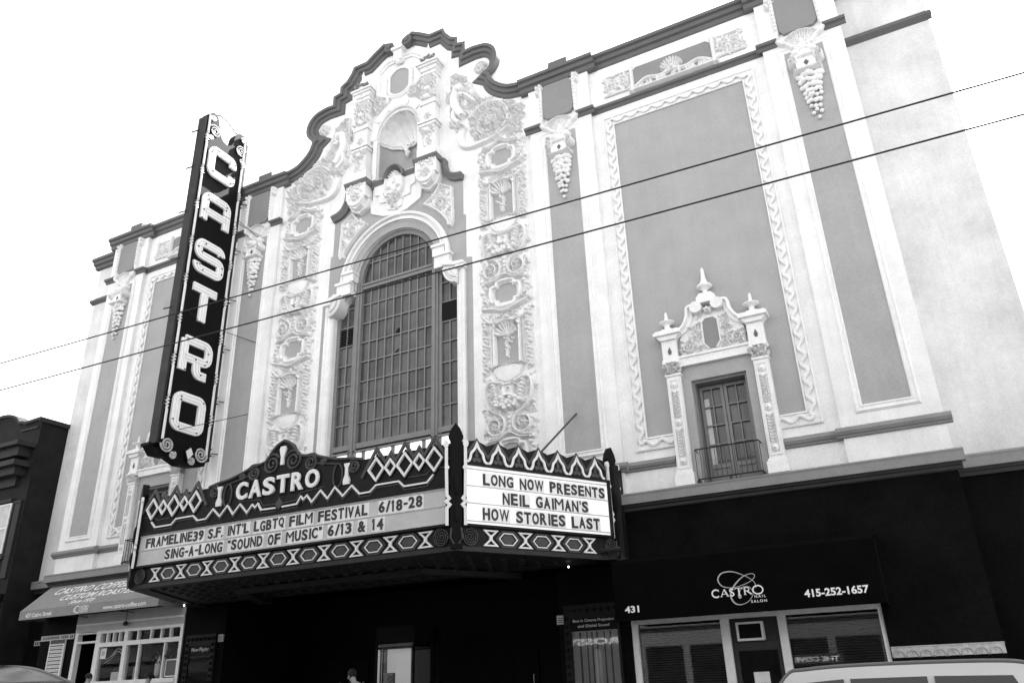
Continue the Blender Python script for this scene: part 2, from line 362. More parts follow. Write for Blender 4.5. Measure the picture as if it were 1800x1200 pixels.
# ---- wings, set back on either side
def wing():
    mb = MB(); mb.fbox(14.0, 16.12, 5.02, 18.5, -2.2, -.85); w = P('wing_wall', mb, 'wing_plaster')
    c = MB(); pr = [(0, -1.6), (0, -.5), (-.12, -.5), (-.15, -.58), (-.27, -.6), (-.3, -.7), (-.42, -.72), (-.45, -.85)]
    c.sweep([(14.0, 18.92), (16.3, 18.92)], pr); P('cornice', c, 'grey_trim', w)
    c = MB(); c.sweep([(14.0, 16.95), (16.2, 16.95)], [(0, -.86), (0, -.68), (-.08, -.7), (-.18, -.85)]); P('string_course', c, 'grey_trim', w)
    c = MB(); c.sweep([(14.0, 5.44), (16.6, 5.44)], [(0, -.86), (0, -.66), (-.05, -.6), (-.09, -.62), (-.28, -.63), (-.28, -.86)]); P('belt_course', c, 'belt_trim', w); c = MB(); c.sweep([(13.98, 5.155), (16.4, 5.155)], [(0, -.86), (0, -.7), (-.05, -.72), (-.07, -.77), (-.14, -.79), (-.14, -.86)]); P('bed_moulding', c, 'dark_trim', w)
    c = MB(); c.fbox(13.95, 16.12, -.8, 5.02, -2.2, -.86); P('plinth', c, 'black_base', w)
    return w
mirror(wing())
# ---- bay between the pilasters, with its opening for the balcony window
def bay():
    mb = MB(); mb.prism(rect(7.0, 12.1, 5.02, 18.5), -2.1, -.15, holes=[rect(8.93, 10.25, 5.3, 7.98)]); w = P('bay_wall', mb, 'white_plaster')
    c = MB(); c.prism([(7.66, 6.76), (8.4, 6.76), (8.4, 9.3), (8.8, 9.3), (9.1, 9.75), (9.9, 9.75), (10.3, 9.3), (10.72, 9.3), (10.72, 6.76), (11.42, 6.76), (11.42, 16.26), (7.66, 16.26)], -.16, -.135); P('wall_panel', c, 'grey_panel', w)
    # frame with a running wave, broken by the window surround
    c = MB(); path = [(8.35, 6.62), (7.53, 6.62), (7.53, 16.4), (11.55, 16.4), (11.55, 6.62), (10.76, 6.62)]
    c.sweep(path, [(.17, -.16), (.17, -.09), (.135, -.075), (.115, -.12), (-.1, -.12), (-.115, -.08), (-.15, -.095), (-.15, -.16)])
    for (ax, az), (bx, bz) in zip(path[:-1], path[1:]):
        L = math.hypot(bx-ax, bz-az); nx, nz = -(bz-az)/L, (bx-ax)/L; k = max(1, round(L/.385)); pts = []
        for i in range(k*14+1):
            t = i/(k*14); s_ = .058*math.sin(2*PI*k*t); pts.append(FAC(ax+(bx-ax)*t+nx*s_, az+(bz-az)*t+nz*s_, -.085))
        c.tube(pts, .045, 6)
    P('wave_frame', c, 'white_stucco_ornament', w)
    # frieze between the string course and the cornice
    c = MB(); c.sweep([(7.0, 17.02), (12.1, 17.02)], [(0, -.16), (0, .0), (-.07, -.02), (-.09, -.08), (-.17, -.12), (-.17, -.16)]); P('string_course', c, 'grey_trim', w)
    c = MB(); c.prism([(8.42, 17.3), (10.72, 17.3), (10.72, 17.95), (10.6, 18.06), (8.5, 18.06), (8.42, 17.98)], -.16, -.12); P('frieze_panel', c, 'dark_grey_panel', w)
    rl = Relief(7.36, 11.74, 17.12, 18.3, .02)
    for x0, x1 in ((7.5, 8.3), (10.82, 11.62)):
        rl.stroke([(x0, 17.36), (x1, 17.36)], .03, .03); rl.stroke([(x0, 18.02), (x1, 18.02)], .02, .03)
        rl.spiral(x0+.25, 17.68, .2, 1.6, 0, 1, .035, .06); rl.spiral(x0+.6, 17.7, .18, 1.6, 180, -1, .035, .06); rl.scatter(rect(x0, x1, 17.4, 18.0), 60, .15, .05)
    rl.stroke([(8.36, 17.2), (8.36, 18.1)], .05, .07); rl.stroke([(10.78, 17.2), (10.78, 18.1)], .05, .07); rl.stroke([(8.3, 17.22), (10.84, 17.22)], .05, .08)
    rl.shell(9.57, 17.52, .33, .12, 9); rl.stroke(crm([(8.45, 17.32), (8.8, 17.5), (9.2, 17.42), (9.57, 17.5), (9.95, 17.42), (10.35, 17.5), (10.7, 17.32)]), .05, .07)
    for k in range(34):
        t = RNG.uniform(-1, 1); x = 9.57+t*1.05; rl.leaf(x, 17.28, PI/2+RNG.normal()*.8, .1+.16*(1-abs(t)), .08, .07)
    c = MB(); rl.build(c, -.12, k=.8); P('frieze_ornament', c, 'white_stucco_ornament', w)
    for xa, xb in ((7.0, 8.32), (10.8, 12.1)): c = MB(); c.sweep([(xa, 6.2), (xb, 6.2)], TOR(-.15)); P('torus_course', c, 'belt_trim', w)
    return w
def TOR(h): return [(.02, h-.02), (.02, h+.05), (-.02, h+.13), (-.09, h+.16), (-.15, h+.12), (-.17, h+.07), (-.2, h+.07), (-.22, h+.03), (-.22, h-.02)]
mirror(bay())
# ---- pilasters with shield, pendant of fruit and long panel
def pilaster(c0, w2=1.0, pw=.485):
    mb = MB(); mb.fbox(c0-w2, c0+w2, 5.02, 18.5, -2.15, 0); w = P('pilaster', mb, 'white_plaster')
    c = MB(); c.fbox(c0-pw, c0+pw, 6.66, 16.5, 0, .012); P('pilaster_panel', c, 'grey_panel', w)
    c = MB(); c.sweep(rect(c0-pw, c0+pw, 6.66, 16.5), [(.0, 0), (.0, .03), (-.03, .055), (-.06, .03), (-.10, .03), (-.13, .06), (-.17, .02), (-.17, 0)], closed=True); P('panel_moulding', c, 'white_plaster', w)
    c = MB(); pts = [(c0-w2, 6.2), (c0+w2, 6.2)]; c.sweep([(c0-w2-.13, 6.2), (c0+w2+.13, 6.2)], TOR(0)); P('torus_course', c, 'belt_trim', w)
    c = MB(); pr = [(0, 0), (0, .17), (-.07, .15), (-.09, .08), (-.17, .04), (-.17, 0)]
    for xa, xb in ((c0-w2-.14, c0-.58), (c0+.58, c0+w2+.14)): c = MB(); c.sweep([(xa, 17.02), (xb, 17.02)], pr); P('string_course', c, 'grey_trim', w)
    # shield
    sh = [(c0-.49, 17.26), (c0-.38, 17.13), (c0+.38, 17.13), (c0+.49, 17.26), (c0+.49, 18.3), (c0+.4, 18.42), (c0-.4, 18.42), (c0-.49, 18.3)]
    c = MB(); c.prism(sh, -.02, .10); P('shield', c, 'dark_grey_panel', w)
    rl = Relief(c0-.75, c0+.75, 15.4, 18.55, .02)
    for s in (-1, 1):
        rl.stroke([(c0+s*.57, 18.5), (c0+s*.55, 18.2), (c0+s*.56, 17.25), (c0+s*.62, 17.0), (c0+s*.5, 16.85), (c0+s*.36, 16.78), (c0+s*.24, 16.6)], .07, .12)
        for k in range(9): rl.bump(c0+s*.56, 17.3+.14*k, .05, .05, .15)
        for z in (18.42, 18.25): rl.bump(c0+s*.66, z, .07, .1, .15)
        rl.bump(c0+s*.2, 16.35, .14, .12, .2); rl.spiral(c0+s*.33, 16.02, .13, 1.6, 90, s, .05, .26, False)
    rl.shell(c0, 16.5, .56, .10, 13, 40, 140, .52); rl.stroke(arc(c0, 16.5, .57, 40, 140, 12, .53), .035, .14)
    rl.flat(rect(c0-.25, c0+.25, 15.72, 16.2), .2); rl.bump(c0, 16.25, .2, .16, .24); rl.stroke([(c0-.26, 16.1), (c0+.26, 16.1)], .05, .25)
    rl.stroke([(c0-.31, 15.68), (c0+.31, 15.68)], .05, .26)
    c = MB(); rl.build(c, .01, k=.6); P('bracket_ornament', c, 'white_stucco_ornament', w)
    c = MB(); c.prism([(c0, 15.78), (c0+.07, 15.88), (c0, 15.98), (c0-.07, 15.88)], .2, .225); P('diamond_boss', c, 'grey_trim', w)
    c = MB(); rr = random.Random(int(c0*10))
    for i in range(9):
        z = 15.56-i*.165; hw = .255*(1-i/9.5)+.015; n = max(1, int(round(hw/.075)))
        for k in range(-n, n+1):
            if n == 1 and k and i > 7: continue
            x = c0+hw*k/max(1, n)+rr.uniform(-.02, .02); q = .086*(1-.045*i)*rr.uniform(.8, 1.15); c.ball(FAC(x, z+rr.uniform(-.04, .04), .03+.16*(1-abs(k)/(n+1))*(1-i/12)), q)
    P('fruit_pendant', c, 'white_stucco_ornament', w, True)
    # pedestal stub above the cornice
    c = MB(); c.prism([(c0-.55, 18.9), (c0+.35, 18.9), (c0+.35, 19.42), (c0-.28, 19.42), (c0-.3, 19.25), (c0-.38, 19.08)], -.75, -.05); P('parapet_block', c, 'grey_trim', w)
    return w
for c0 in (6.03, 13.06): mirror(pilaster(c0))
CORN = [(0, -1.0), (0, .25), (-.11, .25), (-.14, .17), (-.26, .15), (-.29, .07), (-.42, .05), (-.46, -.0), (-.46, -.4)]
def cornice():                                            # follows the break of each pilaster
    mb = MB()
    for a0, a1, dh in ((4.96, 7.1, 0), (7.1, 12.0, -.16), (12.0, 14.1, 0)):
        e = .2 if dh == 0 else 0.
        mb.sweep([(a0-e, 18.93), (a1+e, 18.93)], [(n, h+dh) for n, h in CORN])
    return P('cornice', mb, 'grey_trim')
mirror(cornice())
mb = MB(); mb.sweep([(-14.22, 5.42), (14.22, 5.42)], [(0, -.02), (0, .16), (-.04, .23), (-.08, .21), (-.26, .21), (-.26, -.02)]); P('belt_course', mb, 'belt_trim')
mb = MB(); mb.sweep([(-14.15, 5.155), (14.15, 5.155)], [(0, -.02), (0, .14), (-.05, .12), (-.07, .07), (-.13, .06), (-.15, .02), (-.15, -.02)]); P('bed_moulding', mb, 'dark_trim')
# ---- central gable
G = [(.36, 23.0), (.62, 23.12), (.98, 22.90), (1.38, 22.62), (1.95, 22.62), (2.05, 22.36), (2.25, 22.08), (2.53, 21.93), (2.53, 21.66), (2.83, 21.60), (2.83, 21.22), (3.12, 21.24)]+arc(3.32, 20.5, .70, 82, -62, 14)
G += crm([(3.68, 19.86), (3.82, 19.5), (4.12, 19.2), (4.45, 19.02), (4.99, 18.94)], 5)
Gs = [(0.0, 22.5), (.2, 22.78)]+G
half = [(x, z-.1) for x, z in Gs]
ARCH = arc(0, 13.55, 1.56, 0, 90, 12)
ho = [(2.33, 4.9), (2.33, 12.45), (1.95, 12.95), (1.56, 13.3)]+ARCH[0:]
hole = ho+mir(ho)[1:]
NZ = 18.95; nich = [(.83, 17.35), (.83, NZ)]+arc(0, NZ, .83, 10, 170, 12, .98)+[(-.83, NZ), (-.83, 17.35)]
out = [(5.05, 5.02), (5.05, 18.6)]+[(min(x, 5.05), z) for x, z in reversed(half)]; out = out+mir(out)
mb = MB(); mb.prism(out, -2.4, -.12, holes=[hole, nich]); GW = P('gable_wall', mb, 'white_plaster')
COP = [(0, -3.1), (0, .14), (-.11, .14), (-.13, .06), (-.24, .04), (-.26, -.04), (-.36, -.06), (-.4, -.12)]
cp = MB(); cp.sweep(list(G), COP); cp.ftube(spiral(.36, 22.84, .2, 1.75, 80, -1, .2), .06, .1)
cp.disc(.36, 22.84, .2, .2, -.6, .12); cp.disc(.36, 22.84, .08, .08, .1, .18)
mirror(P('gable_coping', cp, 'grey_trim', GW))
mb = MB(); mb.fbox(-.17, .17, 22.1, 22.6, -.12, .12); mb.fbox(-.23, .23, 22.55, 22.66, -.12, .2); mb.fbox(-.1, .1, 22.66, 23.0, -.12, .08); mb.ball(FAC(0, 22.1, .0), .16, .12, .12); P('keystone', mb, 'white_stucco_ornament', GW)
mb = MB()
oval = [(x, z) for x, z in [(.40*max(-1, min(1, 1.25*math.cos(t))), 21.25+.56*math.sin(t)) for t in [2*PI*k/28 for k in range(28)]]]
mb.prism(oval, -.13, -.095); P('oval_panel', mb, 'grey_panel', GW)
mb = MB(); mb.sweep(oval, [(.0, -.12), (.0, -.05), (-.06, -.03), (-.12, -.08), (-.14, -.12)], closed=True)
for k in range(40):
    t = 2*PI*k/40; mb.ball(FAC(.56*max(-1, min(1, 1.15*math.cos(t))), 21.25+.69*math.sin(t), -.1), .035, n=6, m=4)
mb.sweep([(-.42, 20.66), (-.92, 20.98), (-.92, 21.95), (-.55, 22.25), (-.2, 22.28), (.2, 22.28), (.55, 22.25), (.92, 21.95), (.92, 20.98), (.42, 20.66)], [(.07, -.12), (.07, -.03), (.03, .0), (-.02, -.06), (-.07, -.06), (-.07, -.12)]); P('oval_frame', mb, 'white_stucco_ornament', GW)
# niche with its scallop shell
mb = MB(); N = 12; vs = []
for z in np.linspace(17.3, NZ+.0, 5):
    for k in range(N+1): t = PI*k/N; vs.append(FAC(.84*math.cos(t), z, -.12-.72*math.sin(t)))
mb.add(vs, [(i*(N+1)+k, i*(N+1)+k+1, (i+1)*(N+1)+k+1, (i+1)*(N+1)+k) for i in range(4) for k in range(N)]); P('niche', mb, 'grey_panel', GW, True)
mb = MB(); vs = []; NR = 156; NT = 10                      # fluted half dome
for i in range(NT+1):
    e = i/NT
    for k in range(NR+1):
        a = PI*k/NR; rr_ = (.1+.9*e); fl = .2*e*abs(math.sin(a*6.5))
        rr_ *= 1+.05*e*abs(math.sin(a*6.5)); vs.append(FAC(.83*rr_*math.cos(a), NZ-.1+1.0*rr_*math.sin(a), -.12-.85*math.sqrt(max(0, 1-e*e*.98))-.12+fl))
mb.add(vs, [(i*(NR+1)+k, i*(NR+1)+k+1, (i+1)*(NR+1)+k+1, (i+1)*(NR+1)+k) for i in range(NT) for k in range(NR)]); P('niche_shell', mb, 'white_stucco_ornament', GW, True)
c = MB(); tt = [PI*k/24 for k in range(25)]
for dz, r_ in ((0, .05), (.1, .03)): c.tube([FAC(.82*math.cos(t), 18.9+dz-.05*math.sin(t)-.03*abs(math.sin(6*t)), -.1-.66*math.sin(t)) for t in tt], r_, 6)
for k in range(16): c.ball(FAC(random.uniform(-.13, .13)*(1-k/17), 18.78-.024*k, -.68+.05*random.random()), .055, n=6, m=4)
for s_ in (-1, 1): c.tube([FAC(p_[0], p_[1], -.68) for p_ in spiral(s_*.14, 18.9, .1, 1.6, 0, s_, .2)], .03, 6)
P('niche_ornament', c, 'white_stucco_ornament', GW)
mb = MB(); mb.sweep([(.92, 17.3), (.92, NZ)], [(.08, -.12), (.08, -.02), (-.08, -.02), (-.08, -.12)]); mb.sweep([(-.92, NZ), (-.92, 17.3)], [(.08, -.12), (.08, -.02), (-.08, -.02), (-.08, -.12)])
mb.sweep(arc(0, NZ+.02, .92, 0, 180, 18, 1.1), [(.03, -.12), (.03, -.04), (-.02, .0), (-.06, -.04), (-.1, -.02), (-.28, -.0), (-.3, -.12)])
for k in range(27):
    a = R(8+164*k/26); mb.ball(FAC(.83*math.cos(a), NZ+.98*math.sin(a), -.1), .04, n=6, m=4)
for a in (40, 68, 112, 140): mb.fbox(-.03, .03, 0, .2, -.1, .03, F((1.0*math.cos(R(a)), 0, NZ+1.18*math.sin(R(a))-.05), (math.sin(R(a)), 0, -math.cos(R(a))), (math.cos(R(a)), 0, math.sin(R(a))), (0, -1, 0)))
P('niche_frame', mb, 'white_stucco_ornament', GW)
# pinnacle shafts on either side of the niche
def pinnacle():
    mb = MB(); x0, x1 = 1.13, 1.66; cx = (x0+x1)/2
    mb.fbox(x0, x1, 17.15, 20.9, -.12, .18)
    for z, e, t in ((17.15, .1, .45), (18.55, .06, .08), (18.66, .1, .07), (19.45, .05, .16), (20.72, .05, .06), (21.06, .12, .09), (21.14, .18, .07)): mb.fbox(x0-e, x1+e, z, z+t, -.12, .18+e)
    mb.prism([(x0-.02, 20.9), (x1+.02, 20.9), (x1+.1, 21.08), (x0-.1, 21.08)], -.12, .24)
    mb.lathe([(.16, 0), (.1, .14), (.06, .3), (.05, .62), (.07, .66), (.03, .74), (.001, .9)], FAC(cx, 21.2, .22), 10)
    w = P('pinnacle_shaft', mb, 'white_plaster', GW)
    rl = Relief(x0-.06, x1+.06, 17.5, 21.0, .018); rl.rosette(cx, 18.95, .17, 6, .07); rl.rosette(cx, 20.98, .09, 4, .06)
    for z in (19.8, 20.15, 20.5): rl.scatter(rect(x0, x1, z-.15, z+.15), 26, .15, .09)
    rl.shell(cx, 20.3, .2, .1, 7); rl.scatter(rect(x0, x1, 18.15, 18.5), 30, .14, .1); rl.scatter(rect(x0+.08, x1-.08, 17.7, 18.1), 16, .1, .05)
    for s in (-1, 1): rl.stroke([(cx+s*.2, 17.6), (cx+s*.21, 18.4)], .03, .04)
    for z in (18.32, 19.72, 20.05): rl.bump(cx, z, .13, .12, .14)
    c = MB(); rl.build(c, .18); P('shaft_ornament', c, 'white_stucco_ornament', w)
    c = MB(); rr = random.Random(3)
    for k in range(60):
        a = rr.uniform(0, 2*PI); q = rr.uniform(0, .2); c.ball(FAC(cx+q*math.cos(a)*1.5, 21.26+rr.uniform(0, .16), .3+.4*q*math.sin(a)), rr.uniform(.02, .06), n=5, m=3)
    P('weeds', c, 'dark_grey_panel', w)
    # console under the shaft
    c = MB(); c.fbox(cx-.4, cx+.4, 16.55, 17.12, -.12, .32)
    c.prism([(cx-.3, 16.62), (cx-.3, 16.45), (cx-.22, 16.25), (cx, 16.12), (cx+.22, 16.25), (cx+.3, 16.45), (cx+.3, 16.62)], -.12, .3); c.prism([(cx-.4, 16.62), (cx-.4, 16.42), (cx-.28, 16.2), (cx, 16.05), (cx+.28, 16.2), (cx+.4, 16.42), (cx+.4, 16.62)], -.12, .1)
    k_ = P('console', c, 'white_plaster', w)
    rl = Relief(cx-.4, cx+.4, 16.1, 17.1, .018); rl.stroke(arc(cx, 16.55, .3, 180, 360, 12), .05, .05); rl.rosette(cx, 16.6, .2, 7, .08); rl.scatter(rect(cx-.3, cx+.3, 16.7, 17.05), 26, .14, .06)
    c = MB(); rl.build(c, .3); P('console_ornament', c, 'white_stucco_ornament', w)
    return w
mirror(pinnacle())
# hood mould over the arch
HD = [(2.6, 16.32)]+crm([(2.36, 16.36), (2.2, 16.45), (2.06, 16.66), (2.0, 16.92)], 5)+[(2.0, 17.06), (1.85, 17.08)]
hp = [(0, -.12), (0, .12), (-.05, .11), (-.12, .05), (-.2, .0), (-.2, -.12)]
mb = MB(); mb.sweep([(x, z) for x, z in reversed(HD)], hp); mb.sweep([(.92, 17.2), (1.86, 17.2)], [(n, h+.28 if h > -.1 else h) for n, h in hp]); mb.sweep([(.36, 17.12), (.98, 17.12)], hp); mirror(P('hood_mould', mb, 'hood_trim', GW))
mb = MB(); mb.sweep([(.42*math.cos(R(a)), 16.98+.52*math.sin(R(a))) for a in range(180, -1, -12)], [(0, -.12), (0, .2), (-.05, .2), (-.1, .1), (-.14, .0), (-.14, -.12)]); P('hood_crown', mb, 'hood_trim', GW)
# grey field with stepped edge around the arch
fl = [(2.84, 5.02), (2.84, 13.26), (2.64, 13.3), (2.64, 14.82), (2.55, 14.84), (2.55, 16.2), (2.25, 16.4), (2.02, 16.7), (1.98, 17.0), (0, 17.05)]
field = fl+mir(fl)[1:]
mb = MB(); mb.prism(field, -.13, -.105, holes=[hole]); P('arch_field', mb, 'grey_panel', GW)
# plaque, two steps
pq = [(.93, 16.95), (.93, 16.5), (1.05, 16.45), (.98, 15.98), (.45, 15.72), (0, 15.66)]; mb = MB(); mb.prism(pq+mir(pq)[1:], -.12, -.04)
pq = [(.85, 16.95), (.8, 16.6), (.62, 16.55), (.6, 16.25), (.32, 16.2), (.28, 15.9), (0, 15.8)]; mb.prism(pq+mir(pq)[1:], -.12, .02); P('plaque', mb, 'white_plaster', GW)
rl = Relief(-.6, .6, 15.75, 17.4, .018); rl.flat(rect(-.3, .3, 16.45, 17.05), .08); rl.shell(0, 16.98, .25, .1, 9, 0, 180, .3); rl.bump(0, 16.6, .13, .2, .16); rl.bump(0, 16.85, .09, .1, .16)
for s in (-1, 1):
    rl.stroke(crm([(s*.3, 17.0), (s*.36, 16.7), (s*.3, 16.4), (s*.15, 16.3)]), .05, .14); rl.leaf(s*.05, 16.6, R(90-s*70), .28, .12, .16)
rl.scatter([(-.35, 16.5), (.35, 16.5), (.1, 15.85), (-.1, 15.85)], 60, .16, .12); c = MB(); rl.build(c, -.0, k=.6); P('plaque_ornament', c, 'white_stucco_ornament', GW)
# spandrel reliefs
def spandrel():
    poly = [(1.74, 16.2), (2.15, 15.95), (2.2, 14.7), (2.14, 14.55), (2.05, 14.6)]+arc(0, 13.62, 2.32, 28, 60, 8)+[(1.5, 15.86)]
    rl = Relief(1.0, 2.4, 14.4, 16.4, .018); rl.flat(poly, .04); rl.stroke(poly+[poly[0]], .045, .10); rl.spiral(1.72, 15.5, .22, 1.8, 40, 1, .05, .11)
    rl.scatter([(1.75, 16.1), (2.1, 15.9), (2.12, 14.7), (1.9, 15.1), (1.25, 15.7)], 90, .16, .09); c = MB(); rl.build(c, -.115); return P('spandrel_relief', c, 'white_stucco_ornament', GW)
mirror(spandrel())
# arch mouldings, stepped shoulders, curled brackets and jamb casings
mb = MB(); pf = [(.56, -.12), (.56, .02), (.5, .07), (.45, .05), (.44, -.05), (.36, -.06), (.355, 0), (.3, 0), (.295, -.1), (.2, -.13), (.195, -.2), (.1, -.23), (.095, -.3), (0, -.33), (0, -.5)]
mb.sweep(arc(0, 13.55, 1.53, 180, 0, 40), pf); P('arch_moulding', mb, 'white_plaster', GW, False)
def shoulder():
    mb = MB(); ar = lambda d: arc(2.4, 12.98, .47-d, 268, 180, 9, .55-d)
    mb.fbox(1.52, 1.94, 13.56, 13.92, -.5, .06); mb.fbox(1.5, 1.98, 13.84, 13.93, -.5, .12); mb.fbox(1.6, 2.15, 13.1, 13.58, -.5, .08); mb.fbox(1.58, 2.2, 13.48, 13.57, -.5, .14)
    mb.prism([(2.42, 13.02)]+ar(0)+[(1.92, 13.12), (2.2, 13.2)], -.5, .06); mb.prism([(2.2, 13.2), (1.92, 13.1), (2.36, 13.0), (2.68, 13.0), (2.66, 13.08), (2.3, 13.12)], -.5, .16)
    for d, h in ((.03, .15), (.12, .12), (.2, .17), (.3, .1)): mb.sweep(ar(d), [(.03, 0), (.03, h-.02), (0, h), (-.03, h-.02), (-.03, 0)])
    mb.fbox(2.36, 2.66, 12.88, 13.0, -.3, .12)
    return P('shoulder_bracket', mb, 'white_plaster', GW)
mirror(shoulder())
mb = MB(); mb.sweep([(2.48, 4.9), (2.48, 12.95)], [(.16, -.5), (.16, -.1), (.13, -.04), (.09, -.07), (.05, -.02), (-.02, -.02), (-.05, .02), (-.1, .04), (-.15, .0), (-.15, -.12)]); mirror(P('jamb_casing', mb, 'white_plaster', GW))
# ---- the great window
mb = MB(); HF = -.3; FA = arc(0, 13.6, 1.44, 0, 180, 24)
mb.sweep([(1.44, 13.6)]+FA+[(-1.44, 13.6)], [(.09, HF-.1), (.09, HF+.06), (-.1, HF+.06), (-.1, HF-.1)])
for s in (-1, 1):
    mb.fbox(*sorted((s*1.34, s*1.56)), 4.9, 13.65, HF-.1, HF+.08); mb.fbox(*sorted((s*1.42, s*1.48)), 4.9, 13.6, HF+.08, HF+.12)
    mb.fbox(*sorted((s*1.56, s*1.66)), 7.95, 13.1, HF-.1, HF+.02); mb.fbox(*sorted((s*2.2, s*2.36)), 4.9, 12.9, HF-.1, HF+.03)
mb.fbox(-1.36, 1.36, 13.3, 13.52, HF-.1, HF+.06); mb.fbox(-1.36, 1.36, 13.42, 13.47, HF+.06, HF+.1)
mb.fbox(-2.3, 2.3, 7.98, 8.14, HF-.1, HF+.05); mb.fbox(-2.3, 2.3, 7.86, 7.91, HF-.1, HF+.08); mb.fbox(-2.3, 2.3, 4.9, 7.2, HF-.1, HF+.02)
for k in range(-4, 5): mb.fbox(k*.533-.05, k*.533+.05, 7.1, 7.9, HF-.1, HF+.03)
WN = P('arched_window', mb, 'window_frame', GW)
c = MB(); HB = HF-.04; rows = [8.14+.66*k for k in range(1, 8)]
for z in rows: c.fbox(-1.34, 1.34, z-.018, z+.018, HB-.02, HB+.03)
c.fbox(-1.3, 1.3, 14.25, 14.286, HB-.02, HB+.03)
for k in range(1, 9):
    x = -1.34+2.68*k/9; top = 13.6+math.sqrt(max(0, 1.36**2-x*x)); c.fbox(x-.017, x+.017, 8.14, 13.3, HB-.022, HB+.027); c.fbox(x-.017, x+.017, 13.5, top, HB-.022, HB+.027)
for s in (-1, 1):
    c.fbox(s*1.93-.017, s*1.93+.017, 8.14, 12.9, HB-.022, HB+.027)
    for z in rows: c.fbox(*sorted((s*1.66, s*2.2)), z-.018, z+.018, HB-.02, HB+.03)
P('glazing_bars', c, 'window_frame', WN)
c = MB(); c.prism([(2.3, 7.9), (2.3, 12.9), (1.5, 13.0), (1.4, 13.6)]+arc(0, 13.6, 1.4, 5, 175, 16)+[(-1.4, 13.6), (-1.5, 13.0), (-2.3, 12.9), (-2.3, 7.9)], HB-.05, HB-.02); P('window_glass', c, 'old_glass', WN)
for s in (-1, 1): c = MB(); c.fbox(*sorted((s*1.66, s*2.2)), 11.46, 12.08, HB-.03, HB+(-.01 if s < 0 else .04)); P('louvre_opening', c, 'black_paint', WN)
c = MB()
for k in range(7): c.fbox(-2.2, -1.66, 11.49+.085*k, 11.505+.085*k, HB-.01, HB+.05)
P('louvre', c, 'dark_metal', WN)
c = MB(); c.prism([(-.06, 11.5), (.06, 11.42), (.1, 11.55), (.16, 11.62), (.02, 11.66), (-.05, 11.58)], HB-.021, HB-.012); c.prism([(-.08, 10.86), (.02, 10.84), (.1, 10.96), (.0, 10.92)], HB-.021, HB-.012); P('broken_pane', c, 'black_paint', WN)
for k in range(-4, 4):
    for j in (0, 1): c = MB(); c.fbox(k*.533+.08+.2*j, k*.533+.25+.2*j, 7.3, 7.84, HB+.0, HB+.065); P('lit_pane', c, 'lit_pane', WN)
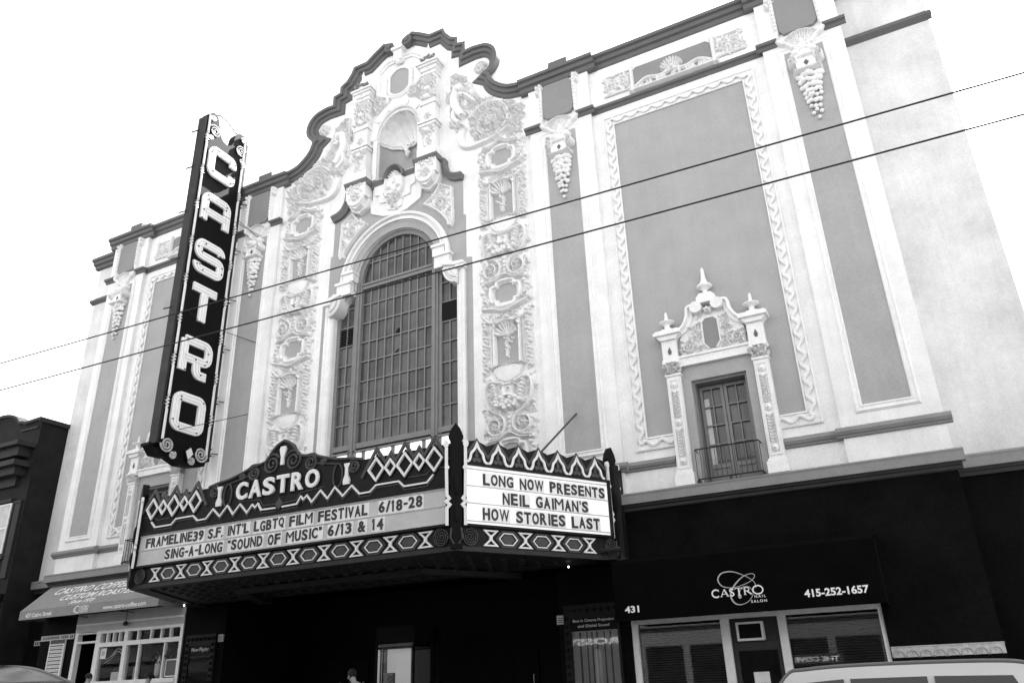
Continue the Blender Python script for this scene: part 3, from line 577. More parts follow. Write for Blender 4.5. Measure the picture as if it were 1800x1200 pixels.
# ---- ornamented strips either side of the window
def LOB(cx, cz, rx, rz):                                  # cartouche outline: broad lobes, notched corners
    o = []
    for k in range(56):
        t = 2*PI*k/56; q = (abs(math.cos(t))**3+abs(math.sin(t))**3)**(-1/3); d = (math.degrees(t) % 90)-45; q *= 1-.20*math.exp(-(d/9)**2); o.append((cx+rx*q*math.cos(t), cz+rz*q*math.sin(t)))
    return o
def strip():
    X0, X1, CX = 3.14, 4.78, 3.96; rl = Relief(X0-.03, X1+.03, 5.9, 17.2, .0165); rl.flat(rect(X0, X1, 5.9, 17.05), .015)
    for zc in (16.48, 11.72, 6.95):
        lob = LOB(CX, zc, .48, .40)+[LOB(CX, zc, .48, .40)[0]]
        rl.scatter(rect(X0+.05, X1-.05, zc-.75, zc+.55), 110, .2, .06); rl.flat(lob, .05); rl.stroke(lob, .07, .12)
        top = crm([(CX-.62, zc+.36), (CX-.3, zc+.42), (CX, zc+.56), (CX+.3, zc+.42), (CX+.62, zc+.36)]); rl.stroke(top, .045, .15); rl.stroke([(x, z+.09) for x, z in top], .03, .11)
        bot = crm([(CX-.72, zc-.42), (CX-.35, zc-.5), (CX, zc-.6), (CX+.35, zc-.5), (CX+.78, zc-.36)]); rl.stroke(bot, .05, .15)
        for s in (-1, 1):
            for k in range(7): rl.bump(CX+s*(.66+.04*math.sin(k*2.2)), zc-.4+.13*k, .08, .08, .13)
            rl.spiral(CX+s*.64, zc-.2, .13, 1.4, 90, s, .04, .13, False)
        # swag
        for s in (-1, 1): rl.stroke(crm([(CX+s*.75, zc-.62), (CX+s*.5, zc-.88), (CX+s*.2, zc-.86), (CX, zc-.78)]), .06, .12, .03)
        for k in range(26): rl.leaf(CX+RNG.uniform(-.4, .4), zc-.72+RNG.normal()*.05, RNG.uniform(0, 6.28), .15, .07, .11)
        # tabernacle: frame, shell, bowl
        for s in (-1, 1):
            rl.stroke([(CX+s*.4, zc-.95), (CX+s*.4, zc-2.3)], .05, .11); rl.stroke([(CX+s*.5, zc-.95), (CX+s*.5, zc-2.3)], .025, .06)
            for k in range(15):                                       # hanging fruit cords in dark-hollowed channels
                z = zc-.72-.118*k; rl.bump(CX+s*(.685+.03*math.sin(k*1.9)), z, .075+.02*math.sin(k*2.7), .065, .15)
                rl.leaf(CX+s*.685, z, RNG.uniform(0, 6.28), .14, .06, .12)
        rl.stroke(crm([(CX-.42, zc-1.1), (CX-.25, zc-.93), (CX, zc-.88), (CX+.25, zc-.93), (CX+.42, zc-1.1)]), .05, .13)
        rl.H[rl.win(CX-.33, CX+.33, zc-2.22, zc-1.0)] = .0
        rl.shell(CX, zc-1.36, .34, .13, 9, 5, 175, .4)
        for k in range(20): rl.bump(CX+RNG.normal()*.08*(1-k/26), zc-1.42-.03*k, .05, .045, .08)
        w = rl.win(CX-.5, CX+.5, zc-2.8, zc-2.28); d = ((rl.X[w]-CX)/.45)**2+((rl.Z[w]-(zc-2.3))/.44)**2
        rl.put(w, np.where((d < 1) & (rl.Z[w] < zc-2.28), .05+.13*np.sqrt(np.clip(1-d, 0, 1)), 0)); rl.stroke([(CX-.5, zc-2.28), (CX+.5, zc-2.28)], .04, .17)
        for k in range(12): rl.dig(CX-.42+.077*k, zc-2.28, .022, .022, .08)
        # basket of fruit
        rl.scatter(rect(X0+.05, X1-.05, zc-4.25, zc-2.6), 210, .19, .06); rl.flat(rect(CX-.16, CX+.16, zc-3.15, zc-2.8), .13); rl.stroke([(CX-.2, zc-2.85), (CX+.2, zc-2.85)], .03, .17); rl.dig(CX, zc-3.0, .07, .08, .07)
        for k in range(24):
            a = PI+PI*k/23; q = RNG.uniform(.12, .4); rl.bump(CX+q*math.cos(a), zc-3.22+q*.8*math.sin(a), .085, .085, .17, base=.08)
        for s in (-1, 1):
            rl.stroke(crm([(CX+s*.2, zc-2.75), (CX+s*.6, zc-2.7), (CX+s*.72, zc-3.0), (CX+s*.6, zc-3.45), (CX+s*.2, zc-3.75)]), .055, .12, .03)
            for k in range(5): rl.bump(CX+s*(.34+.03*k), zc-3.2+.1*k, .075, .075, .17)
            rl.spiral(CX+s*.42, zc-3.98, .33, 1.7, 90+s*30, s, .055, .14); rl.rosette(CX+s*.42, zc-3.98, .15, 6, .18)
            rl.leaf(CX+s*.1, zc-3.7, R(90+s*40), .35, .16, .12)
        rl.stroke([(CX, zc-3.6), (CX, zc-4.2)], .09, .1)
        for k in range(4): rl.bump(CX, zc-3.68-.13*k, .07, .06, .14)
    for zc in (16.48, 11.72, 6.95): rl.clear(LOB(CX, zc, .36, .29))
    mb = MB(); rl.build(mb, -.12); w = P('ornament_strip', mb, 'white_stucco_ornament', GW)
    for zc in (16.48, 11.72, 6.95):
        c = MB(); c.prism(LOB(CX, zc, .37, .30), -.13, -.105)
        P('strip_panel', c, 'grey_panel', w); c = MB(); c.fbox(CX-.34, CX+.34, zc-2.24, zc-.98, -.13, -.112); P('strip_panel', c, 'grey_panel', w)
    return w
mirror(strip())
# ---- great leaf scrolls on the gable shoulders
def scroll():
    rl = Relief(2.0, 4.85, 16.9, 20.75, .017)
    edge = crm([(4.75, 18.28), (4.3, 18.32), (3.9, 18.5), (3.4, 18.95), (3.05, 19.5), (2.85, 19.95), (2.65, 20.3), (2.4, 20.48)]); rl.stroke(edge, .04, .06)
    rl.stroke([(2.13, 18.75), (2.13, 20.45), (2.4, 20.5)], .03, .07); rl.rosette(2.4, 20.28, .17, 7, .12); rl.rosette(2.68, 20.15, .13, 5, .1)
    rl.spiral(3.62, 17.98, .84, 1.6, 150, -1, .055, .13); rl.rosette(3.62, 17.98, .26, 8, .2)
    for k in range(15):                                   # wreath of acanthus blades turning round the rosette
        a = 2*PI*k/15; q = .30; rl.leaf(3.62+q*math.cos(a), 17.98+q*math.sin(a), a+.75, .30, .13, .17); a += .2; q = .52; rl.leaf(3.62+q*math.cos(a), 17.98+q*math.sin(a), a+.9, .34, .15, .15)
        for e in (.25, .5): rl.bump(3.62+(q+e*.34)*math.cos(a+.3), 17.98+(q+e*.34)*math.sin(a+.3), .045, .045, .17)
    rl.scatter([(4.7, 18.25), (4.0, 18.4), (3.0, 19.45), (2.6, 20.1), (2.2, 20.2), (2.2, 18.9), (2.9, 18.3)], 190, .24, .09, lambda x, z: 2.4)
    rl.scatter([(4.75, 18.2), (4.75, 17.3), (4.3, 17.2), (4.45, 18.2)], 60, .22, .1)
    for k in range(9): rl.leaf(2.95+.2*k, 19.3-.11*k-.02*k*(8-k)*.5, 2.2+.1*k, .34, .14, .13)
    rl.scatter(arc(3.62, 17.98, .8, 0, 350, 20), 130, .22, .13, lambda x, z: math.atan2(z-17.98, x-3.62)+1.9)
    # putto: head, arm, torso, leg curling into the horn
    rl.stroke(crm([(2.45, 19.75), (2.3, 19.35), (2.42, 18.9), (2.6, 18.62)]), .2, .24, .14); rl.bump(2.5, 19.72, .19, .2, .3); rl.stroke(crm([(2.55, 19.5), (2.85, 19.3), (3.1, 18.95)]), .1, .2, .07); rl.stroke(crm([(2.35, 18.95), (2.28, 18.6), (2.5, 18.35)]), .1, .2)
    rl.dig(2.68, 19.2, .1, .2, .12); rl.dig(2.66, 18.42, .14, .14, .14)
    rl.stroke(crm([(2.55, 18.05), (2.52, 17.75), (2.6, 17.45), (2.85, 17.28), (3.3, 17.26), (3.8, 17.32), (4.3, 17.5)]), .15, .15, .05); rl.rosette(2.52, 18.1, .2, 6, .2); rl.stroke(crm([(2.35, 19.0), (2.2, 18.6), (2.3, 18.3), (2.5, 18.15)]), .05, .12); rl.spiral(2.2, 18.42, .14, 1.5, 0, 1, .04, .1, False)
    rl.rosette(3.28, 20.38, .25, 8, .1); rl.spiral(3.28, 20.38, .24, 1.3, 0, 1, .03, .08, False)
    for k in range(14): rl.leaf(2.08+RNG.normal()*.05, 19.55+RNG.normal()*.1, RNG.uniform(0, 6.28), .22, .1, .16)
    c = MB(); rl.build(c, -.12); return P('leaf_scroll', c, 'white_stucco_ornament', GW)
mirror(scroll())
for s in (-1, 1):
    rl = Relief(-1.3, 1.3, 19.9, 20.9, .02); rl.spiral(s*.62, 20.5, .2, 1.5, 90, s, .05, .12); rl.scatter([(s*.3, 20.55), (s*1.0, 20.75), (s*1.1, 20.1), (s*.7, 20.25)] if s > 0 else [(-1.1, 20.1), (-1.0, 20.75), (-.3, 20.55), (-.7, 20.25)], 50, .17, .1)
    c = MB(); rl.build(c, -.12); P('niche_scroll', c, 'white_stucco_ornament', GW)
# ---- balcony windows in the bays
def balcony_window():
    cx = 9.59; mb = MB()
    mb.prism([(8.72, 5.44), (8.93, 5.44), (8.93, 7.98), (10.25, 7.98), (10.25, 5.44), (10.44, 5.44), (10.44, 8.38), (8.72, 8.38)], -.15, -.06); S = P('balcony_window', mb, 'grey_panel')
    c = MB(); c.prism(rect(8.93, 10.25, 5.3, 7.98), -.6, -.58); c.fbox(8.93, 8.99, 5.3, 7.98, -.58, -.16); c.fbox(10.19, 10.25, 5.3, 7.98, -.58, -.16); c.fbox(8.99, 10.19, 7.92, 7.98, -.58, -.16); P('reveal', c, 'window_frame', S)
    for s in (0, 1):
        c = MB(); x0 = 9.01+.59*s; x1 = x0+.575
        c.prism(rect(x0, x1, 5.44, 7.9), -.5, -.44, holes=[rect(x0+.07, x1-.07, 5.95, 7.82), rect(x0+.09, x1-.09, 5.54, 5.85)]); c.fbox(x0+.05, x1-.05, 5.5, 5.9, -.5, -.47)
        c.fbox((x0+x1)/2-.015, (x0+x1)/2+.015, 5.95, 7.82, -.49, -.45)
        for z in (6.43, 6.9, 7.37): c.fbox(x0+.07, x1-.07, z-.015, z+.015, -.488, -.452)
        P('door_leaf', c, 'window_frame', S)
    c = MB(); c.fbox(9.05, 10.14, 5.92, 7.84, -.53, -.515); P('window_glass', c, 'old_glass', S)
    c = MB(); c.fbox(9.08, 9.2, 5.95, 7.6, -.514, -.509); P('curtain', c, 'curtain', S)
    c = MB(); y0, y1 = -.1, .2
    for z in (5.5, 6.2): c.tube([FAC(8.86, z, y0), FAC(8.86, z, y1), FAC(10.32, z, y1), FAC(10.32, z, y0)], .018, 5)
    for k in range(14): x = 8.86+1.46*k/13; c.tube([FAC(x, 5.5, y1), FAC(x, 6.2, y1)], .011, 4)
    for x in (8.86, 9.6, 10.32): c.ball(FAC(x, 5.46, y1), .035)
    P('railing', c, 'dark_metal', S)
    for s in (-1, 1):
        x = cx+s*1.05; c = MB(); c.fbox(x-.23, x+.23, 5.43, 5.7, -.15, .16); c.fbox(x-.2, x+.2, 5.7, 5.76, -.15, .13); c.fbox(x-.175, x+.175, 5.76, 8.16, -.15, .06)
        c.sweep(rect(x-.12, x+.12, 5.86, 8.06), [(.03, .06), (.03, .085), (-.02, .085), (-.02, .06)], closed=True)
        c.fbox(x-.2, x+.2, 8.14, 8.2, -.15, .1); c.fbox(x-.21, x+.21, 8.5, 8.58, -.15, .12); c.fbox(x-.19, x+.19, 8.58, 9.08, -.15, .1)
        c.prism([(x-.19, 9.08), (x+.19, 9.08), (x+.3, 9.2), (x-.3, 9.2)], -.15, .18); c.fbox(x-.34, x+.34, 9.2, 9.28, -.15, .26); c.fbox(x-.3, x+.3, 9.28, 9.33, -.15, .22)
        c.fbox(x-.13, x+.13, 9.33, 9.38, -.05, .16)
        K = P('window_column', c, 'white_plaster', S)
        rl = Relief(x-.23, x+.23, 5.85, 8.56, .015)
        for zc in (6.0, 6.95, 7.9):
            rl.bump(x, zc, .075, .085, .06); rl.bump(x, zc, .045, .05, .08)
            if zc < 7.8:
                for k in range(9):
                    for q in (-1, 1): rl.leaf(x, zc+.12+.075*k, PI/2-q*.75, .13, .05, .05)
        q0 = Relief(x-.24, x+.24, 8.2, 8.52, .012); q0.scatter(rect(x-.18, x+.18, 8.22, 8.48), 36, .13, .09)
        for q in (-1, 1): q0.bump(x+q*.17, 8.46, .06, .06, .12)
        d = MB(); rl.build(d, .06); q0.build(d, .05); d.build('column_ornament', 'white_stucco_ornament', S)
        d = MB(); d.lathe([(.09, 0), (.07, .05), (.07, .14), (.1, .16), (.19, .2), (.2, .22), (.06, .26), (.05, .3), (.035, .42), (.04, .44), (.015, .5)], FAC(x, 9.37, .05), 14); d.build('finial', 'white_plaster', S, True)
        d = MB(); d.prism([(x, 8.9), (x+.05, 8.78), (x+.03, 8.7), (x-.03, 8.7), (x-.05, 8.78)], .1, .112); d.build('drop_boss', 'grey_trim', S)
    c = MB(); c.fbox(8.72, 10.46, 8.36, 8.56, -.15, .05); c.fbox(8.72, 10.46, 8.56, 8.62, -.15, .09); c.prism([(8.8, 8.62), (10.38, 8.62), (10.38, 9.1), (10.1, 9.4), (9.98, 9.8), (9.2, 9.8), (9.08, 9.4), (8.8, 9.1)], -.15, -.02)
    for s in (-1, 1):
        a = crm([(cx+s*.86, 9.3), (cx+s*.68, 9.38), (cx+s*.55, 9.62), (cx+s*.5, 9.86), (cx+s*.3, 9.9)], 5); a = a if s < 0 else a[::-1]
        c.sweep(a, [(.02, -.15), (.02, .12), (-.04, .14), (-.08, .06), (-.15, .05), (-.17, -.02)])
        c.tube([FAC(cx+s*.26, 9.78, -.15), FAC(cx+s*.26, 9.78, .2)], .15, 18)
    c.prism([(cx-.22, 9.9), (cx+.22, 9.9), (cx+.24, 10.05), (cx+.14, 10.16), (cx-.14, 10.16), (cx-.24, 10.05)], -.15, .1)
    P('pediment', c, 'white_plaster', S)
    c = MB(); c.lathe([(.1, 0), (.06, .04), (.06, .1), (.16, .17), (.2, .2), (.19, .23), (.1, .3), (.06, .42), (.045, .62), (.05, .64), (.035, .7), (.015, .74)], FAC(cx, 10.15, .0), 14); P('finial', c, 'white_plaster', S, True)
    c = MB(); c.prism([(cx-.1, 8.7), (cx+.1, 8.7), (cx+.2, 8.84), (cx+.19, 9.4), (cx+.1, 9.5), (cx-.1, 9.5), (cx-.19, 9.4), (cx-.2, 8.84)], -.03, .012); P('pediment_panel', c, 'dark_grey_panel', S)
    rl = Relief(cx-.85, cx+.85, 8.6, 9.75, .015); rl.stroke([(cx-.1, 8.69), (cx-.21, 8.84), (cx-.2, 9.4)], .03, .05); rl.stroke([(cx+.1, 8.69), (cx+.21, 8.84), (cx+.2, 9.4)], .03, .05)
    for s in (-1, 1):
        rl.scatter([(cx+.26, 8.66), (cx+.78, 8.66), (cx+.78, 9.0), (cx+.5, 9.05), (cx+.4, 9.5), (cx+.26, 9.55)] if s > 0 else [(cx-.26, 9.55), (cx-.4, 9.5), (cx-.5, 9.05), (cx-.78, 9.0), (cx-.78, 8.66), (cx-.26, 8.66)], 55, .15, .07)
        rl.spiral(cx+s*.6, 8.82, .13, 1.5, 0, s, .03, .08, False)
    rl.bump(cx, 9.72, .12, .13, .16); rl.dig(cx-.04, 9.74, .02, .02, .05); rl.dig(cx+.04, 9.74, .02, .02, .05); rl.dig(cx, 9.66, .03, .015, .05)
    d = MB(); rl.build(d, -.02); P('pediment_ornament', d, 'white_stucco_ornament', S); return S
mirror(balcony_window())
# ---- black ground floor
mb = MB()
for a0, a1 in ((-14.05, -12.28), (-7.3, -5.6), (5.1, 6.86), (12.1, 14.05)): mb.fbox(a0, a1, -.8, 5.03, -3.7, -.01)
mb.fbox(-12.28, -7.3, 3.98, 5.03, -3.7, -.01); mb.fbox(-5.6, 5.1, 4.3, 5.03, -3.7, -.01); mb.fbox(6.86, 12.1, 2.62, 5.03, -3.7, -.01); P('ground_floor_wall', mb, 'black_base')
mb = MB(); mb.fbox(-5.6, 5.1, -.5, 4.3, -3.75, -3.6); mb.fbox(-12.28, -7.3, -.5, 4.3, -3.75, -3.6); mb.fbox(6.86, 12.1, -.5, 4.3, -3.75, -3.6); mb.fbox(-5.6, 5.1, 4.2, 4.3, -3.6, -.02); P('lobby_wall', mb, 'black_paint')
def leaf(x0, z0, z1, h, w, m='black_paint', wid=.85):
    c = MB(); c.prism(rect(x0, x0+wid, z0, z1), h-.05, h, holes=[rect(x0+.08, x0+wid-.08, z0+.25, z1-.1)]); L = P('lobby_door', c, m)
    c = MB(); c.fbox(x0+.08, x0+wid-.08, z0+.25, z1-.1, h-.03, h-.02); c.build('door_glass', 'black_paint', L)
    c = MB(); c.tube([FAC(x0+wid-.13, z0+.95, h), FAC(x0+wid-.13, z0+.95, h+.06), FAC(x0+wid-.13, z0+1.5, h+.06), FAC(x0+wid-.13, z0+1.5, h)], .014, 6); c.build('door_handle', 'steel', L)
for x in (-4.6, -3.7, -2.8, -1.9, 2.1, 3.0, 3.9): leaf(x, .12, 2.3, -3.3, None)
# tiled band beside the salon
mb = MB(); mb.fbox(12.12, 14.05, 1.58, 1.78, -.01, .012); D = P('tile_band', mb, 'tile')
rl = Relief(12.1, 14.06, 1.56, 1.8, .012)
for k in range(8): x = 12.25+.235*k; rl.stroke(arc(x, 1.6, .1, 0, 180, 8), .018, .012); rl.leaf(x, 1.62, PI/2, .1, .05, .012)
for k in range(40): rl.bump(12.14+.049*k, 1.762, .018, .012, .01)
mb = MB(); rl.build(mb, .012); mb.build('tile_relief', 'shop_grey', D)
# ---- coffee shopfront (in the theatre's ground floor)
mb = MB(); h = .02
mb.fbox(-12.28, -7.3, 3.4, 3.98, -.1, h); S = P('coffee_shopfront', mb, 'shop_grey')
mb = MB()
mb.fbox(-12.25, -7.3, 3.62, 3.68, 0, h+.03)
for x0, x1 in ((-12.25, -12.1), (-11.2, -11.0), (-9.88, -9.72), (-7.42, -7.3)): mb.fbox(x0, x1, .1, 3.42, -.14, h+.01)
mb.fbox(-11.0, -7.42, 3.34, 3.42, -.14, h+.005); mb.fbox(-11.0, -7.42, 2.93, 3.06, -.14, h+.015); mb.fbox(-12.1, -11.2, 3.08, 3.14, -.12, h); mb.fbox(-12.1, -11.2, 3.36, 3.42, -.12, h); mb.fbox(-11.0, -7.42, 1.8, 1.92, -.14, h+.04); mb.fbox(-11.0, -7.42, .1, 1.8, -.14, 0)
for x in (-10.7, -10.4, -10.13, -9.28, -8.7, -8.25, -7.85): mb.fbox(x-.025, x+.025, 3.05, 3.35, -.1, h)
for x in (-9.15, -8.03): mb.fbox(x-.025, x+.025, 1.9, 2.95, -.1, h)
mb.build('shop_frame', 'shop_white', S)
mb = MB(); mb.fbox(-11.0, -7.42, 1.9, 3.35, -.06, -.05); mb.build('shop_glass', 'thin_glass', S)
mb = MB(); mb.fbox(-12.2, -7.4, .1, 3.9, -2.2, -2.1); mb.fbox(-12.2, -7.4, 3.86, 3.97, -2.2, -.14); mb.build('shop_interior', 'interior', S)
mb = MB()
mb.prism([(-7.94, 2.0), (-7.9, 1.95), (-7.5, 1.95), (-7.46, 2.0), (-7.46, 2.4), (-7.5, 2.44), (-7.9, 2.44), (-7.94, 2.4)], -.049, -.035, holes=[rect(-7.91, -7.49, 1.98, 2.41)]); mb.build('hung_sign_frame', 'shop_white', S)
mb = MB(); mb.fbox(-7.91, -7.49, 1.98, 2.41, -.048, -.04); mb.build('hung_sign', 'blind', S)
# goods in the window: each one a thing
def thing(name, mb, m, label, cat, group=None, smooth=False): return tag(mb.build(name, m, None, smooth), label, cat, group)
for i in range(4):
    x = -10.52+.16*i; mb = MB(); mb.lathe([(.055, 0), (.06, .02), (.06, .26), (.045, .3), (.03, .31), (.03, .35), (.001, .36)], (x, .32, 1.98), 10); b = thing('coffee_canister', mb, 'marquee_grey', 'dark coffee canister in the row standing in the coffee shop window', 'canister', 'coffee canisters lined up in the shop window')
    mb = MB(); mb.fbox(x-.05, x+.05, 2.08, 2.18, -.262, -.258); mb.build('paper_label', 'paper', b)
mb = MB(); mb.fbox(-10.42, -9.95, 1.93, 2.17, -.14, -.12)
b = thing('price_card', mb, 'paper', 'white card propped against the bottom of the coffee shop window', 'card'); mb = MB()
for k in range(4): mb.fbox(-10.38, -10.02-.06*(k % 2), 2.12-.05*k, 2.135-.05*k, -.12, -.117)
mb.build('printed_lines', 'letter_grey', b)
mb = MB(); mb.fbox(-10.96, -10.7, 2.58, 2.9, -.049, -.042); b = thing('window_notice', mb, 'paper', 'small white notice in the upper corner of the coffee shop window', 'notice'); mb = MB(); mb.disc(-10.83, 2.75, .07, .08, -.042, -.039); mb.build('notice_emblem', 'letter_grey', b)
mb = MB(); mb.fbox(-9.62, -9.35, 1.93, 2.3, -.3, -.27); thing('menu_card', mb, 'shop_grey', 'grey card standing inside the middle pane of the coffee shop window', 'card')
mb = MB()
for off, r_ in ((0, .018), (.09, .012)): mb.ftube(crm([(-10.9, 2.55-off), (-10.6, 2.68-off), (-10.4, 2.86-off), (-10.2, 2.82-off), (-9.98, 2.62-off)]), r_, -.2)
thing('neon_tube_sign', mb, 'tube_glass', 'bent neon tube shaped like a mountain line in the coffee shop window', 'neon sign', smooth=True)
def plant(x, y, z, n, sp, label):
    mb = MB(); mb.lathe([(.07, 0), (.1, .16), (.11, .18), (.08, .17)], (x, y, z), 10); b = thing('potted_plant', mb, 'shop_white', label, 'plant'); c = MB(); rr = random.Random(int(x*100))
    for k in range(n):
        a = rr.uniform(0, 6.28); e = rr.uniform(.2, 1.4); L = rr.uniform(.1, .3)*sp; p = Vector((x, y, z+.2)); d = Vector((math.cos(a)*math.cos(e), math.sin(a)*math.cos(e), math.sin(e))); t = p+d*rr.uniform(.1, .5)*sp; s = d.cross(Vector((0, 0, 1))).normalized()*.04
        c.add([t-s*.2, t+d*L*.5-s, t+d*L, t+d*L*.5+s], [(0, 1, 2, 3)])
    c.build('leaves', 'opp_mid', b)
plant(-8.35, .35, 1.98, 60, 1.2, 'bushy pale potted plant inside the right pane of the coffee shop window')
mb = MB(); mb.lathe([(.06, 0), (.12, .1), (.13, .4), (.05, .55), (.04, .62)], (-8.75, .5, 1.95), 12); thing('glass_jar', mb, 'shop_white', 'pale round jar in the middle of the coffee shop window', 'jar', smooth=True)
# doorway left of it: menu board and notices on the wall
mb = MB(); mb.fbox(-13.46, -12.68, 2.05, 3.28, 0, .05); b = thing('menu_board', mb, 'paper', 'tall white menu board with lines of type under the coffee awning', 'menu board'); mb = MB()
for k in range(9):
    z = 3.06-.115*k; mb.fbox(-13.4, -12.76, z, z+.035, .05, .054)
    for j in range(6): mb.fbox(-13.4+.11*j, -13.33+.11*j, z-.05, z-.035, .05, .054)
mb.fbox(-13.42, -12.7, 3.14, 3.27, .05, .056); mb.build('printed_lines', 'marquee_grey', b)
for x0, x1, z0, z1, lb in ((-14.0, -12.32, 3.26, 3.42, 'long narrow pale notice strip above the menu board'),):
    mb = MB(); mb.fbox(x0, x1, z0, z1, 0, .02); b = thing('notice_strip', mb, 'shop_grey', lb, 'notice'); mb = MB()
    for k in range(18):
        if random.random() < .75: mb.fbox(x0+.08+.088*k, x0+.13+.088*k, z0+.04, z1-.04, .02, .024)
    mb.build('printed_lines', 'marquee_grey', b)
mb = MB(); mb.tube([(-9.8, -.1, 3.98), (-9.8, -.12, 3.66)], .012, 5); mb.lathe([(.02, 0), (.07, .02), (.08, .08), (.05, .13), (.02, .15)], (-9.8, -.12, 3.5), 10); thing('hanging_lamp', mb, 'dark_metal', 'small dark lamp hanging under the grey coffee awning', 'lamp')
# ---- coffee awning
AW = empty('coffee_awning', (-10.4, -.6, 4.4), 'grey canvas coffee shop awning with white italic lettering and a straight valance', 'awning')
a0, a1, dY, zt, zb, zv = -13.95, -7.42, -.95, 5.02, 4.17, 3.88; mb = MB()
mb.add([(a0, -.02, zt), (a1, -.02, zt), (a1, dY, zb), (a0, dY, zb)], [(0, 1, 2, 3)]); mb.add([(a0, -.02, zt), (a0, dY, zb), (a0, dY, zv), (a0, -.02, zv)], [(0, 1, 2, 3)]); mb.add([(a1, -.02, zt), (a1, dY, zb), (a1, dY, zv), (a1, -.02, zv)], [(0, 1, 2, 3)])
mb.build('canopy', 'awning_grey', AW); mb = MB(); mb.fbox(a0, a1, zv, zb, -dY, -dY+.015); mb.build('valance', 'awning_grey', AW)
mb = MB()
for x in (a0+.05, -11.8, -9.6, a1-.05): mb.tube([(x, -.02, zv+.02), (x, dY+.03, zv+.02), (x, dY+.03, zb-.03), (x, -.03, zt-.06)], .015, 5)
mb.build('awning_frame', 'dark_metal', AW)
sl_ = math.hypot(zt-zb, dY+.02); AF = F((0, dY, zb), (1, 0, 0), (0, -(dY+.02), zt-zb), (0, -(zt-zb), -(dY+.02)))
LT = lambda *a: text(MB(), *a).build('lettering', 'letter_white', AW)
LT('CASTRO COFFEE CO.', -13.25, -8.7, .74, 1.06, .004, .008, AF, .012, .25); LT('CUSTOM ROASTERS', -12.5, -8.75, .36, .64, .004, .008, AF, .012, .25); LT('Since 1970', -11.7, -10.55, .1, .29, .004, .008, AF, .01, .3)
VF = F((0, dY-.015, 0), (1, 0, 0), (0, 0, 1), (0, -1, 0)); LT('427 Castro Street', -13.62, -12.3, 3.94, 4.07, .002, .006, VF, .008, .1); LT('www.castro-coffee.com', -9.85, -7.95, 3.94, 4.07, .002, .006, VF, .008, .1)
mb = MB(); text(mb, 'CASTRO', -10.98, -10.55, 4.05, 4.13, .002, .006, VF, .01); text(mb, 'COFFEE', -10.98, -10.55, 3.97, 4.04, .002, .006, VF, .01); text(mb, 'COMPANY', -10.98, -10.55, 3.92, 3.96, .002, .006, VF, .01)
mb.ribbon(arc(-11.07, 4.03, .1, 50, 310, 16, .1), .03, .002, .006, VF); mb.ribbon(arc(-11.16, 4.03, .07, 60, 300, 12), .025, .002, .006, VF); mb.build('logo', 'letter_white', AW)
# ---- salon shopfront and awning
mb = MB(); q = -.1
mb.fbox(6.86, 12.1, 2.5, 2.62, -.2, -.03)
for x0, x1 in ((6.86, 6.99), (8.86, 9.04), (10.06, 10.22), (12.02, 12.1)): mb.fbox(x0, x1, -.5, 2.5, -.22, -.05)
mb.fbox(6.99, 8.86, -.5, .45, -.2, -.1); mb.fbox(10.22, 12.02, -.5, .45, -.2, -.1); mb.fbox(6.99, 8.86, .45, .5, -.2, -.06); mb.fbox(10.22, 12.02, .45, .5, -.2, -.06)
S = P('salon_shopfront', mb, 'salon_frame')
for x0, x1 in ((6.99, 8.86), (10.22, 12.02)): mb = MB(); mb.fbox(x0, x1, .5, 2.5, -.15, -.14); mb.build('shop_glass', 'shop_glass', S)
mb = MB(); mb.fbox(6.9, 12.08, -.5, 2.6, -2.0, -1.9); mb.build('shop_interior', 'interior', S)
for x0, x1 in ((7.02, 8.84), (10.25, 12.0)):
    mb = MB()
    for k in range(40): mb.add([FAC(x0, .5+.05*k, -.3), FAC(x1, .5+.05*k, -.3), FAC(x1, .53+.05*k, -.27), FAC(x0, .53+.05*k, -.27)], [(0, 1, 2, 3)])
    mb.build('window_blind', 'blind', S)
mb = MB(); mb.prism(rect(9.04, 10.06, -.3, 2.02), -.2, -.14, holes=[rect(9.15, 9.97, -.05, 1.85)]); mb.fbox(9.04, 10.06, 2.02, 2.5, -.22, -.18); d = mb.build('salon_door', 'dark_metal', S)
mb = MB(); mb.fbox(9.15, 9.97, -.05, 1.85, -.18, -.17); mb.build('door_glass', 'shop_glass', S)
mb = MB(); mb.fbox(9.4, 9.72, 1.06, 1.43, -.169, -.16); mb.build('door_sign', 'paper', S); mb = MB(); text(mb, 'CLOSED', 9.45, 9.67, 1.16, 1.22, -.16, -.157); mb.build('door_sign_lettering', 'marquee_grey', S)
mb = MB(); mb.prism(rect(9.19, 9.75, 2.04, 2.41), -.2, -.02, holes=[rect(9.235, 9.705, 2.085, 2.37)]); mb.build('vent_frame', 'shop_white', S); mb = MB(); mb.fbox(9.235, 9.705, 2.085, 2.37, -.1, -.05); mb.build('vent_screen', 'black_paint', S)
SA = empty('salon_awning', (9.6, -.5, 3.2), 'black canvas nail salon awning with white lettering and a script letter C', 'awning')
mb = MB(); a0, a1 = 6.88, 12.27; SY = -1.0
mb.add([FAC(x, z, h) for x in (a0, a1) for z, h in ((3.95, -.0), (3.8, .9), (3.72, 1.0), (2.52, 1.0), (2.52, .97), (3.7, .96), (3.9, 0))], [(i, i+1, i+8, i+7) for i in range(6)]+[tuple(range(7)), tuple(range(13, 6, -1))])
mb.add([FAC(x, z, h) for x in (a0, a1) for z, h in ((3.93, 0), (3.75, .95), (2.52, .98), (2.52, 0))], [(0, 1, 2, 3), (4, 5, 6, 7)]); mb.build('canopy', 'awning_black', SA)
SF = F((0, SY, 0), (1, 0, 0), (0, 0, 1), (0, -1, 0)); LT = lambda *a: text(MB(), *a).build('lettering', 'letter_white', SA)
